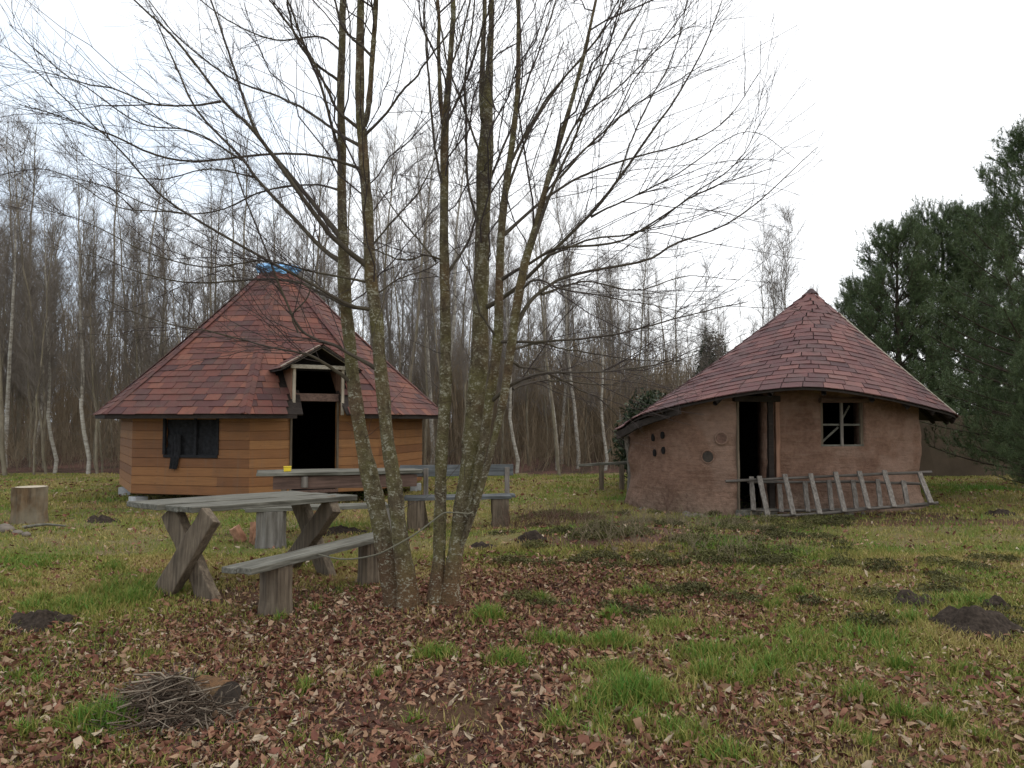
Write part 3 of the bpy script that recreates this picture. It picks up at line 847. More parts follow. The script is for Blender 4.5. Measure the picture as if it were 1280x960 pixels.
def RS(t, s):
    s = s % EL
    e = Vector([float(np.interp(s, es, eave[:, i])) for i in range(3)])
    p = e.lerp(apex, t)
    p.z -= .08 * math.sin(PI * min(1, t)) * (.35 + .65 * max(0, min(1, (apex.x - .2 - e.x) / 2.2)))
    return p
def roofz(x, y):
    a = math.atan2(y - apex.y, x - apex.x)
    best = None
    ea = np.arctan2(eave[:, 1] - apex.y, eave[:, 0] - apex.x)
    i = int(np.argmin(np.abs(np.angle(np.exp(1j * (ea - a))))))
    e = eave[i]; r = math.hypot(e[0] - apex.x, e[1] - apex.y); t = 1 - math.hypot(x - apex.x, y - apex.y) / r
    return RS(max(0, t), es[i]).z - .1
door = (s_at(921), s_at(957), .06, 1.86)
wtop, wbot = z_at(503, 12.88), z_at(558, 12.88)
win = (s_at(1026), s_at(1080), wbot, wtop)
def coff(s, z):
    return (vnoise(s * 1.7, z * 2.2, 51) - .5) * .10 + (vnoise(s * 6, z * 7, 52) - .5) * .045 + (vnoise(s * 2.5, z * 13, 53) - .5) * .02 + .10 * max(0, .35 - z)
zs = list(np.arange(-.05, 1.42, .07)) + [1.5, 1.56, 1.62]
V, Fc, T = wall_panel(path, nrm2, .28, zs, lambda s, z: float(coff(s, z)), [], lambda x, y: max(1.5, roofz(x, y)))
# openings cut along the grid
V, Fc, T = wall_panel(path, nrm2, .28, zs + list(np.arange(1.66, 1.9, .06)), lambda s, z: float(coff(s, z)), [door, win], lambda x, y: max(1.55, roofz(x, y)) if False else max(1.3, roofz(x, y)))
# keep the wall below the roof everywhere
V = [(x, y, min(z, roofz(x, y) + .03)) if z > 1.2 else (x, y, z) for x, y, z in V]
o = mesh_obj('wall', V, Fc, M['cob'], cob, smooth=True, fattr=T); split_inner(o, T, M['soot_shade'])
# floor
cen = path.mean(axis=0)
fl = [(p[0] * .97 + cen[0] * .03, p[1] * .97 + cen[1] * .03, .03) for p in path[:-1]]
mesh_obj('floor', fl, [tuple(range(len(fl)))], M['soot_shade'], cob)
# shingles
corners = []
ncr = 24
for c in range(ncr):
    t0, t1 = c / ncr, min(.999, (c + 1.12) / ncr)
    circ = EL * (1 - t0); ns = max(6, int(circ / .33)); o_ = random.random()
    for i in range(ns):
        s0, s1 = (i + o_) * EL / ns, (i + 1 + o_) * EL / ns
        ds = random.uniform(-.12, .12) * EL / ns
        A, B, C_, D_ = RS(t0, s0), RS(t0, s1), RS(t1, s1), RS(t1, s0)
        if c == 0:
            A -= (D_ - A) * .15; B -= (C_ - B) * .15
        nv = (B - A).cross(D_ - A).normalized()
        if nv.z < 0: nv = -nv
        corners.append((A + nv * .03, B + nv * .03, C_ + nv * .03, D_ + nv * .03, nv))
V, Fc, T = shingle_quads(corners, .013)
croof = mesh_obj('roof', V, Fc, M['shingle_purple'], cob, fattr=T)
dv, df = [], []; ns = 140; nt = 8
for i in range(ns):
    for j in range(nt + 1):
        dv.append(RS(j / nt * .995, i * EL / ns))
m_ = len(dv); dv += [v - Vector((0, 0, .035)) for v in dv]
for i in range(ns):
    i2 = (i + 1) % ns
    for j in range(nt):
        a, b, c, d = i * (nt + 1) + j, i2 * (nt + 1) + j, i2 * (nt + 1) + j + 1, i * (nt + 1) + j + 1
        df += [(a, b, c, d), (m_ + d, m_ + c, m_ + b, m_ + a)]
    a, b = i * (nt + 1), i2 * (nt + 1); df.append((a, m_ + a, m_ + b, b))
mesh_obj('roof_deck', dv, df, M['deck'], croof)
bm = bmesh.new(); bmesh.ops.create_cone(bm, cap_ends=True, segments=10, radius1=.13, radius2=.03, depth=.10, matrix=Matrix.Translation(apex + Vector((0, 0, -.0))))
bm_obj('roof_cap', bm, M['shingle_purple'], croof)
# pale flashing down the right hand slope
sr = es[0] + .02
pts_ = np.array([list(RS(t, sr) + Vector((0, 0, .05))) for t in np.linspace(0, .8, 14)])
Vt, Ft = tubes(pts_[None], np.full((1, 14), .022), 6); mesh_obj('flashing', Vt, Ft, M['pale_x'], croof)
# rafter ends below the eave
for i in range(26):
    s = (i + .5) * EL / 26
    a, b = RS(-.0, s), RS(.26, s)
    dwn = Vector((0, 0, .10))
    P_ = np.array([[list(a + (b - a) * .05 - dwn), list((a + b) / 2 - dwn), list(b - dwn)]])
    Vt, Ft = tubes(P_, np.full((1, 3), .04), 8); mesh_obj('rafter', Vt, Ft, M['deck'], cob, smooth=True)
# sagging dark board at the low left eave
a, b, c = at(772, 545, 14.25) - Vector((ox, oy, 0)), at(800, 530, 13.1) - Vector((ox, oy, 0)), at(850, 513, 12.5) - Vector((ox, oy, 0))
bmq = beam_bm(a, b, .05, .13, .006, None, .012, 5); beam_bm(b, c, .05, .11, .006, bmq, .01, 4)
bm_obj('eave_board', bmq, M['deck'], croof)
# door timbers
def post_at(name, px, z0, z1, w, t, out, mat, par=cob):
    p, nn = on_wall(px, 0, out)
    return bm_obj(name, beam_bm((p.x, p.y, z0), (p.x, p.y, z1), w, t, .008, None, .004, 6, side=nn), mat, par)
post_at('door_post', 961, .02, 1.9, .09, .15, .0, M['deck'])
post_at('door_post', 970, .02, 1.9, .07, .10, .04, M['red_wood'])
post_at('door_post', 920.5, .02, 1.85, .035, .05, .03, M['brown_z'])
a, _ = on_wall(919, 0.05, .06); b, _ = on_wall(962, .05, .06)
bm_obj('door_sill', beam_bm(a, b, .22, .09, .012, None, .006, 5), M['grey_x'], cob)
a, _ = on_wall(915, 1.9, .03); b, _ = on_wall(972, 1.9, .03)
bm_obj('lintel', beam_bm(a, b, .14, .1, .01), M['deck'], cob)
# window: lintel, frame and bars
wo = bpy.data.objects.new('window', None); COL.objects.link(wo); wo.parent = cob
def wbar(name, pxa, za, pxb, zb, w, t, out=-.03, mat='grey_x'):
    a, nn = on_wall(pxa, za, out); b, _ = on_wall(pxb, zb, out)
    return bm_obj(name, beam_bm(a, b, t, w, .004, side=nn if abs(zb - za) > .3 else None), M[mat], wo)
zm = z_at(531, 12.85)
for pxa in (1027.5, 1078.5):
    wbar('frame_post', pxa, wbot, pxa, wtop, .05, .05, -.06, 'brown_z')
wbar('frame_rail', 1026, wbot + .015, 1080, wbot + .015, .03, .06, -.05)
wbar('frame_rail', 1024, wtop + .03, 1083, wtop + .03, .07, .10, .03, 'brown_x')
wbar('mullion', 1053, wbot, 1053, wtop, .035, .045, -.04, 'grey_z')
wbar('glazing_bar', 1027, zm, 1079, zm, .035, .035, -.07, 'grey_x')
wbar('brace', 1028, wbot + .05, 1051, zm - .04, .035, .02, -.10, 'grey_x')
wbar('brace', 1055, zm + .03, 1068, wtop - .05, .03, .02, -.14, 'grey_x')
# vent holes: black discs with shade in the colour; log ends with clay rims
def disc(name, px, py, rx, rz, dmat, rim=True, depth=.0):
    p, nn = on_wall(px, 0, 0); zc = z_at(py, p.y + oy)
    sN = s_at(px); p, nn = on_wall(px, zc, float(coff(sN, zc)) + .02)
    q = nn.to_track_quat('Z', 'Y').to_matrix().to_4x4()
    bm = bmesh.new()
    bmesh.ops.create_cone(bm, cap_ends=True, segments=22, radius1=1, radius2=.94, depth=.05, matrix=Matrix.Diagonal((rx, rz, 1, 1)))
    for v in bm.verts: v.co.z -= .018
    bmesh.ops.transform(bm, matrix=Matrix.Translation(p) @ q, verts=bm.verts)
    d_ = bm_obj(name, bm, dmat, cob)
    if rim:
        an = np.linspace(0, 2 * PI, 23)
        ring = [Matrix.Translation(p) @ q @ Vector((math.cos(a) * rx * 1.12, math.sin(a) * rz * 1.12, .0)) for a in an]
        Vt, Ft = tubes(np.array([[list(v) for v in ring]]), np.full((1, 23), .014), 6)
        mesh_obj('clay_rim', Vt, Ft, M['cob'], d_, smooth=True)
for px, py in ((817, 547), (828, 544), (817.5, 566), (828.5, 563)):
    disc('vent_hole', px, py, .035, .065, M['soot_shade'], False)
disc('log_end', 884, 571, .09, .095, M['log_end'])
disc('log_end', 901, 548, .085, .085, m_flat('worn_log_end', (.13, .075, .055), .4, 18))
# stones along the foot of the wall
for i in range(30):
    px = random.choice([random.uniform(800, 925), random.uniform(800, 925), random.uniform(980, 1148)])
    p, nn = on_wall(px, 0, random.uniform(.08, .42))
    bm = bmesh.new(); r = random.uniform(.025, .085)
    bmesh.ops.create_icosphere(bm, subdivisions=2, radius=r)
    sx, sy, sz = random.uniform(.8, 1.5), random.uniform(.7, 1.2), random.uniform(.5, .8)
    for v in bm.verts:
        v.co = Vector((v.co.x * sx, v.co.y * sy, v.co.z * sz)) * (1 + random.uniform(-.09, .09))
    o = bm_obj('fieldstone', bm, M['stone'], None, True)
    wx, wy = p.x + ox, p.y + oy
    o.location = (wx, wy, gz(wx, wy) + r * random.uniform(-.25, .15)); o.rotation_euler = (0, 0, random.uniform(0, 6))
    tag(o, 'grey fieldstone lying against the foot of the cob hut wall', 'stone', 'stones at the foot of the cob wall')

# ------------------------------------------------------------------ ladders on their sides against the cob hut
def ladder(name, label, top, bot, rungs, dt, db, rr, group):
    c = at(1060, 640, 12.1)
    L_ = thing(name, label, 'ladder', (c.x, 12.1, 0), 0, group)
    o0 = Vector((c.x, 12.1, 0))
    def tube(nm, pts_, r, mat, fl=1.0):
        A = np.array([[list(at(*p) - o0) for p in pts_]])
        A = catmull(A[0], 9)[None]
        A += RNG.normal(0, .004, A.shape)
        Vt, Ft = tubes(A, np.full((1, 9), r * .68) * (1 + .08 * RNG.normal(size=(1, 9))), 8); mesh_obj(nm, Vt, Ft, mat, L_, smooth=True)
    tube('rail', [(x, y, dt + .05) for x, y in top], .034, M['rail_x'])
    tube('rail', [(x, y, db + .05) for x, y in bot], .036, M['rail_x'])
    for (x0, y0, x1, y1) in rungs:
        a, b = at(x0, y0, dt - .01) - o0, at(x1, y1, db - .01) - o0
        bm_obj('rung', beam_bm(a, b, .075, .035, .007, None, .004, 4, side=Vector((0, -1, .2))), M['grey_z'], L_)
ladder('wooden_ladder', 'front grey wooden ladder lying on its side against the cob hut', [(907, 601), (1000, 597), (1080, 593), (1165, 590)], [(950, 646), (1030, 642), (1090, 636), (1172, 628)],
       [(949, 595, 960, 647), (981, 593, 992, 644), (1013, 592, 1025, 643), (1044, 590, 1056, 640), (1074, 589, 1086, 636), (1105, 588, 1118, 634), (1149, 591, 1164, 629)], 12.5, 12.12, .03, 'ladders leaning on the cob hut')
ladder('wooden_ladder', 'rear darker ladder half hidden behind the front ladder at the cob hut', [(935, 603), (1030, 602), (1100, 603), (1150, 605)], [(940, 638), (1020, 638), (1090, 635), (1160, 631)],
       [(939, 596, 942, 638), (974, 605, 977, 640), (1006, 602, 1010, 640), (1036, 600, 1040, 638), (1066, 600, 1071, 637), (1097, 599, 1101, 636), (1129, 601, 1135, 634)], 12.66, 12.46, .03, 'ladders leaning on the cob hut')
# leaning pole and low rail left of the cob hut
p0, p1 = gnd(786, 628), at(783, 545, 14.2)
Vt, Ft = tubes(catmull(np.array([list(p0), list((p0 + p1) / 2 + Vector((.05, 0, 0))), list(p1)]), 8)[None], np.full((1, 8), .05), 10)
tag(mesh_obj('leaning_pole', Vt, Ft, M['grey_z'], smooth=True), 'grey pole propping the low left eave of the cob hut', 'pole')
t = thing('low_rail', 'low pole rail on short posts left of the cob hut', 'rail', (at(755, 600, 17).x, 17, 0))
bm_obj('rail', beam_bm((-.55, 0, .55), (.75, .1, .62), .07, .06, .01, None, .008, 5), M['grey_x'], t)
for x in (-.05, .4): bm_obj('post', beam_bm((x, .05, -.05), (x, .05, .56), .1, .1, .01, None, .006, 3, side=Vector((0, 1, 0))), M['brown_z'], t)

# brown wall and a small red shed among the pines
bm = box_bm(6.4, .35, 1.75, (0, 0, .8), None, .03, None, .03, 14)
o = bm_obj('brown_wall', bm, M['bank_wall']); o.location = (at(1215, 560, 21.5).x, 21.5, 0)
tag(o, 'low brown plastered wall below the pines right of the cob hut', 'wall')
sh = thing('red_shed', 'small reddish shed showing through the pine at the right edge', 'shed', (at(1300, 560, 22.6).x, 22.6, 0))
bm_obj('wall', box_bm(1.8, 1.6, 1.9, (0, .8, .95), None, .01), M['red_wood'], sh)
bm_obj('roof', beam_bm((-1.15, .8, 1.92), (1.15, .8, 2.15), 2.0, .06, .008), M['brown_x'], sh)

# ------------------------------------------------------------------ tables and benches
def planked_top(name, L, W, T, n, mat, parent, gap=.008, z=0, jit=.006):
    bm = bmesh.new(); w = W / n
    for i in range(n):
        yy = -W / 2 + (i + .5) * w
        e = random.uniform(-.04, .04)
        box_bm(L + random.uniform(-.05, .05), w - gap, T, (e, yy, z + random.uniform(-.004, .004)), None, .007, bm, jit, 9)
    return bm_obj(name, bm, mat, parent)

# front table: planked top on crossed plank legs
A_, B_, C_, D_ = (at(160, 627.5, 7.21), at(244, 637, 6.6), at(446, 621, 7.70), at(363, 615, 8.21))
cx, cy = (A_.x + B_.x + C_.x + D_.x) / 4, (A_.y + B_.y + C_.y + D_.y) / 4
uvec = Vector((1.2, 1.05, 0)); ang = math.atan2(uvec.y, uvec.x)
table = thing('picnic_table', 'grey weathered plank table on thick crossed legs beside the tree trunks', 'table', (cx, cy, 0), ang)
TT = planked_top('tabletop', 1.62, .98, .05, 5, M['grey_x'], table, z=.775)
# shear the boards a little: the top is not quite square
for v in TT.data.vertices: v.co.x -= v.co.y * .22
tinv = (Matrix.Translation(table.location) @ Matrix.Rotation(ang, 4, 'Z')).inverted()
for lf_, rt_, lt_, tr_ in ((gnd(206, 744), gnd(258, 753), at(207, 640, 6.92), at(270, 643, 6.68)), (gnd(362, 707), gnd(405, 719), at(366, 625, 7.95), at(423, 630, 7.55))):
    pts4 = []
    for q, zq in ((lf_, -.05), (rt_, -.05), (lt_, .738), (tr_, .738)):
        q = q.copy(); q.z = zq; pts4.append(tinv @ q)
    a1, a2, b1, b2 = pts4
    nrm_x = (a2 - a1).cross(Vector((0, 0, 1))).normalized()
    for a, b, o_ in ((a1, b2, .05), (a2, b1, -.06)):
        bm_obj('leg', beam_bm(a + nrm_x * o_, b + nrm_x * o_, .195, .09, .012, None, .009, 6, side=nrm_x), M['brown_z'], table)

# front bench
bp0, bp1 = (at(278, 709, 5.9) + at(314.5, 713, 5.77)) / 2, (at(467, 666, 7.69) + at(467, 674, 7.28)) / 2
d = (bp1 - bp0); d.z = 0
ln = d.length + .25; d.normalize()
bc = Vector((bp0.x, bp0.y, 0)) + d * ln / 2
bench = thing('plank_bench', 'grey plank bench on log blocks running from the front table to the tree', 'bench', (bc.x, bc.y, 0), math.atan2(d.y, d.x))
planked_top('seat', ln, .29, .045, 2, M['grey_x'], bench, .006, .415, .006)
def log_block(name, x, y, r, h, mat, par, seg=16, z0=-.06, flat=1.0):
    bm = bmesh.new(); rings = []
    ph = random.uniform(0, 6)
    for z in np.linspace(z0, h, 6):
        ring = []
        for i in range(seg):
            a = 2 * PI * i / seg; w = 1 + .09 * math.sin(a * 3 + ph) + .05 * math.sin(a * 7 + ph * 2) + .035 * math.sin(a * 11 + ph + z * 3) + random.uniform(-.025, .025) + .12 * max(0, .12 - z) / .18
            ring.append(bm.verts.new((x + r * w * math.cos(a), y + r * w * flat * math.sin(a), z)))
        rings.append(ring)
    for a, b in zip(rings, rings[1:]):
        for i in range(seg): bm.faces.new((a[i], a[(i + 1) % seg], b[(i + 1) % seg], b[i]))
    bm.faces.new(rings[-1]); bm.faces.new(rings[0][::-1])
    return bm_obj(name, bm, mat, par)
log_block('leg', -ln / 2 + .42, -.02, .125, .395, M['brown_z'], bench)
log_block('leg', ln / 2 - .30, 0, .125, .395, M['brown_z'], bench)

# far table with deep apron and a log-legged bench before it
p0, p1 = at(313, 596, 10.3), at(522, 591, 10.9)
ang = math.atan2(p1.y - p0.y, p1.x - p0.x); Lt = (p1 - p0).length
ft = thing('picnic_table', 'brown picnic table with a deep apron board standing before the timber hut', 'table', ((p0.x + p1.x) / 2, (p0.y + p1.y) / 2 + .3, 0), ang)
planked_top('tabletop', Lt, .72, .045, 5, M['grey_x'], ft, .006, .82)
for yy in (-.29, .29): bm_obj('apron', box_bm(Lt - .3, .04, .17, (.06, yy, .70), None, .006, None, .004, 6), M['brown_x'], ft)
bm_obj('cleat', box_bm(.09, .03, .15, (-Lt / 2 + .62, -.32, .71), None, .005), M['grey_z'], ft)
for sx in (-Lt / 2 + .35, Lt / 2 - .35):
    for sgn in (-1, 1):
        bm_obj('leg', beam_bm((sx, sgn * .34, -.05), (sx, sgn * .2, .79), .06, .16, .01, None, .005, 4, side=Vector((0, 1, 0))), M['brown_z'], ft)
c2 = at(400, 636, 9.75)
fb = thing('plank_bench', 'plank bench on a grey split stump in front of the apron table', 'bench', (c2.x, 9.75, 0), ang)
planked_top('seat', 1.75, .30, .045, 2, M['grey_x'], fb, .006, .455)
log_block('leg', -.58, 0, .175, .43, M['grey_stump'], fb, 22)
log_block('leg', .80, 0, .13, .43, M['grey_stump'], fb, 22)
p = at(346, 592, 10.35)
bm = bmesh.new()
box_bm(.10, .075, .06, (0, 0, .03), None, .012, bm); 
o = bm_obj('yellow_tin', bm, M['yellow']); bm2 = box_bm(.106, .08, .012, (0, 0, .066), None, .004); bm_obj('lid', bm2, M['yellow'], o)
tp = ft.matrix_basis @ Vector((-Lt / 2 + .39, -.1, .845)); o.location = (tp.x, tp.y, .843); o.rotation_euler = (0, 0, .3)
tag(o, 'small yellow tin standing on the apron table', 'tin')

# bench with backrest
p0, p1 = at(503, 590, 11.3), at(645, 591, 11.6)
ang = math.atan2(p1.y - p0.y, p1.x - p0.x); Lb = (p1 - p0).length
bb = thing('garden_bench', 'grey wooden bench with a plank backrest behind the tree trunks', 'bench', ((p0.x + p1.x) / 2, (p0.y + p1.y) / 2 - .2, 0), ang)
bm_obj('backrest', box_bm(Lb, .045, .17, (0, .24, .80), Matrix.Rotation(-.1, 3, 'X'), .007, None, .004, 8), M['slate_x'] if 'slate_x' in M else M.setdefault('slate_x', m_wood('slate_grey_board', [(.3, (.05, .052, .052)), (.5, (.10, .105, .105)), (.7, (.15, .155, .155))])), bb)
planked_top('seat', Lb - .12, .40, .045, 2, M['slate_x'], bb, .006, .43)
for sx in (-Lb / 2 + .22, Lb / 2 - .26):
    bm_obj('leg', beam_bm((sx, -.12, -.06), (sx, -.10, .405), .24, .16, .012, None, .008, 4, side=Vector((0, 1, 0))), M['brown_z'], bb)
    bm_obj('leg', beam_bm((sx + .17, .3, -.06), (sx + .08, .10, .405), .10, .22, .012, None, .006, 4, side=Vector((0, 1, 0))), M['brown_z'], bb)
    bm_obj('back_post', beam_bm((sx + .16, .19, .40), (sx + .16, .215, .84), .07, .05, .006, side=Vector((0, 1, 0))), M['grey_z'], bb)

# firewood by the grey stump
for i, (px, py, dd, r, h, tilt) in enumerate(((303, 671, 10.0, .075, .22, .5), (313, 672, 9.95, .085, .26, -.12), (322, 674, 9.85, .07, .24, .2), (318, 678, 9.7, .055, .18, 1.2))):
    p = at(px, py, dd)
    bm = bmesh.new(); rr = []
    pr = [(-1, -.5), (.9, -.6), (.2, 1.0)]
    pr2 = [(math.cos(a) * r, math.sin(a) * r) for a in (0, .5, 1.0, 1.6, 3.4)]
    for z in (0, h * .5, h):
        rr.append([bm.verts.new((x + random.uniform(-.006, .006), y + random.uniform(-.006, .006), z)) for x, y in pr2])
    for a, b in zip(rr, rr[1:]):
        for k in range(5): bm.faces.new((a[k], a[(k + 1) % 5], b[(k + 1) % 5], b[k]))
    bm.faces.new(rr[-1]); bm.faces.new(rr[0][::-1])
    o = bm_obj('split_log', bm, M['firewood']); o.location = (p.x, p.y, gz(p.x, p.y) - .01 + (.05 if abs(tilt) > 1 else 0)); o.rotation_euler = (0, tilt, i * 1.3 + 3.6)
    tag(o, 'reddish split firewood log beside the grey stump under the bench', 'firewood', 'split logs by the bench')

# tree stump on the left, stones and stick
p = gnd(38, 654); p.z = gz(p.x, p.y)
st = thing('tree_stump', 'thick pale brown tree stump at the left edge of the clearing', 'stump', (p.x, p.y, p.z))
log_block('trunk', 0, 0, .228, .55, M['stump_bark'], st, 26)
bm = bmesh.new(); bmesh.ops.create_circle(bm, cap_ends=True, segments=24, radius=.21, matrix=Matrix.Translation((0, 0, .554)))
bm_obj('cut_face', bm, M['stump_top'], st)
for i, (px, py, r) in enumerate(((5, 668, .11), (22, 671, .06), (33, 672, .05))):
    q = gnd(px, py); bm = bmesh.new(); bmesh.ops.create_icosphere(bm, subdivisions=2, radius=r)
    for v in bm.verts: v.co = Vector((v.co.x * 1.2, v.co.y, v.co.z * .75)) * (1 + random.uniform(-.1, .1))
    o = bm_obj('fieldstone', bm, M['stone'], None, True); o.location = (q.x, q.y, gz(q.x, q.y) + r * .25)
    tag(o, ['large grey stone in front of the tree stump', 'middle sized stone in front of the tree stump', 'smallest stone in front of the tree stump'][i], 'stone', 'stones by the stump')
q0, q1 = gnd(28, 664), gnd(82, 662)
Vt, Ft = tubes(catmull(np.array([[q0.x, q0.y, .05], [(q0.x + q1.x) / 2, q0.y + .1, .08], [q1.x, q1.y, .05]]), 8)[None], np.linspace(.025, .012, 8)[None], 7)
tag(mesh_obj('fallen_stick', Vt, Ft, M['grey_x'], smooth=True), 'pale fallen stick lying by the tree stump', 'stick')

# ------------------------------------------------------------------ molehills
MH = [(50, 781, .30, .10, 'dark molehill at the left edge in front of the table'), (1218, 787, .36, .17, 'largest dark molehill on the right of the clearing'),
      (1146, 757, .30, .08, 'low molehill up and left of the largest molehill'), (1246, 765, .20, .09, 'small molehill behind the largest molehill'),
      (665, 686, .22, .09, 'molehill right of the tree on the leaves'), (605, 691, .19, .06, 'grassy molehill close right of the tree trunks'),
      (125, 653, .28, .09, 'molehill between the stump and the front table'), (1250, 644, .26, .09, 'far molehill on the right near the pines'), (430, 663, .4, .07, 'flat earth heap under the apron table')]
for i, (px, py, r, h, lab) in enumerate(MH):
    p = gnd(px, py); n = 34; V = []; k = 15
    for a in range(n):
        for j in range(k):
            q = j / (k - 1); rr = r * q * 1.15 * (1 + .12 * math.sin(a * 2 * PI / n * 3 + i) + .08 * math.sin(a * 2 * PI / n * 5 + 2 * i)); an = a * 2 * PI / n
            x, y = p.x + rr * math.cos(an), p.y + rr * math.sin(an) * .8
            lump = (float(vnoise(x * 14, y * 14, 61)) - .5) * .10 * (1 - q ** 2) + (float(vnoise(x * 40, y * 40, 62)) - .5) * .035 * (1 - q * .6)
            V.append((x - p.x, y - p.y, gz(x, y) + h * (math.cos(q * PI) * .5 + .5) + lump - .03 * q ** 3))
    Fc = [(a * k + j, a * k + j + 1, ((a + 1) % n) * k + j + 1, ((a + 1) % n) * k + j) for a in range(n) for j in range(k - 1)]
    o = mesh_obj('molehill', V, Fc, M['soil'], smooth=True); o.location = (p.x, p.y, 0)
    tag(o, lab, 'molehill', 'molehills on the clearing')

# ------------------------------------------------------------------ brushwood pile and log
p = gnd(205, 893); bx, by = p.x, p.y
n = 1100
c = np.stack([RNG.normal(.05, .17, n), RNG.normal(0, .11, n), np.zeros(n)], axis=1)
hgtp = .24 * np.exp(-((c[:, 0] / .24) ** 2 + (c[:, 1] / .16) ** 2))
c[:, 2] = RNG.random(n) * hgtp + .01
dirv = np.stack([RNG.normal(.5, .7, n), RNG.normal(0, .6, n), RNG.normal(0.02, .28, n)], axis=1); dirv /= np.linalg.norm(dirv, axis=1, keepdims=True)
Ls = RNG.uniform(.05, .34, n)
tt = np.linspace(-.5, .5, 4)
P_ = c[:, None, :] + dirv[:, None, :] * tt[None, :, None] * Ls[:, None, None] + RNG.normal(0, .008, (n, 4, 3)); P_[:, :, 2] = np.maximum(P_[:, :, 2], .004)
R_ = (.001 + .006 * RNG.random(n) ** 2.5)[:, None] * np.linspace(1, .6, 4)[None]
Vt, Ft = tubes(P_, R_, 4)
o = mesh_obj('brush_pile', Vt, Ft, M['brush'], fattr=np.repeat(RNG.random(n) ** 1.2, 12)); o.location = (bx, by, gz(bx, by))
tag(o, 'small heap of thin dead twigs beside a short log', 'brush pile')
p = gnd(262, 884)
lg = thing('short_log', 'short log with orange bark and dark cut end beside the twig heap', 'log', (p.x, p.y + .05, gz(p.x, p.y) + .075), math.radians(-28))
seg, rings = 26, []
bm = bmesh.new()
for x in np.linspace(-.11, .10, 7):
    rings.append([bm.verts.new((x, .10 * (1 + .05 * math.sin(3 * a) + random.uniform(-.02, .02)) * math.cos(a), .088 * (1 + .05 * math.sin(2 * a) + random.uniform(-.02, .02)) * math.sin(a))) for a in [2 * PI * i / seg for i in range(seg)]])
for a, b in zip(rings, rings[1:]):
    for i in range(seg): bm.faces.new((a[i], a[(i + 1) % seg], b[(i + 1) % seg], b[i]))
endv = [v.co.copy() for v in rings[-1]]
bm.faces.new(rings[0]); bm.faces.new(rings[-1])
bm_obj('bark', bm, M['log_orange'], lg, False)
mesh_obj('cut_face', [(v.x + .003, v.y * .98, v.z * .98) for v in endv], [tuple(range(seg))], M['log_end'], lg)

# ------------------------------------------------------------------ the two multi-stemmed trees
def trace(pts, d0, d1, n, extra=0, wk=.93):
    """pixel polyline (px,py,width px) with depth going from d0 to d1 -> world points and radii"""
    k = len(pts); out = []; rad = []
    for i, q in enumerate(pts):
        t = i / (k - 1); Yd = d0 + (d1 - d0) * t
        p = at(q[0], q[1], Yd); out.append(list(p)); rad.append((q[2] if len(q) > 2 else 3) * wk / 2 / F * Yd)
    out = np.array(out); rad = np.array(rad)
    if extra:                                   # carry on above the frame
        dv = out[-1] - out[-2]; dv /= np.linalg.norm(dv)
        m = max(1, int(extra / 1.0))
        for j in range(m):
            out = np.vstack([out, out[-1] + dv * 1.0 + RNG.normal(0, .06, 3)]); rad = np.append(rad, rad[-1] * .72)
    P_ = catmull(out, n); R_ = np.interp(np.linspace(0, len(rad) - 1, n), np.arange(len(rad)), rad)
    return P_, R_

def stem_mesh(P_, R_, name, mat, parent, o0, sides=16, flare=0.0):
    R_ = R_ * (1 + .05 * RNG.normal(size=len(R_)))
    if flare:
        zz = P_[:, 2]; R_ = R_ * (1 + flare * np.exp(-np.clip(zz, 0, None) / .13))
    Vt, Ft = tubes((P_ - o0)[None], R_[None], sides)
    # uneven bark
    ctr = np.repeat(P_ - o0, sides, axis=0)
    an = np.tile(np.arange(sides), len(P_)); ring = np.repeat(np.arange(len(P_)), sides)
    w = 1 + (vnoise(an * .9, ring * .35, 71) - .5) * .22
    w = np.where(an == 0, 1 + (vnoise(np.zeros(1), np.array([0.]), 71)[0] - .5) * .1, w)
    Vt = ctr + (Vt - ctr) * w[:, None]
    return mesh_obj(name, Vt, Ft, mat, parent, smooth=True)

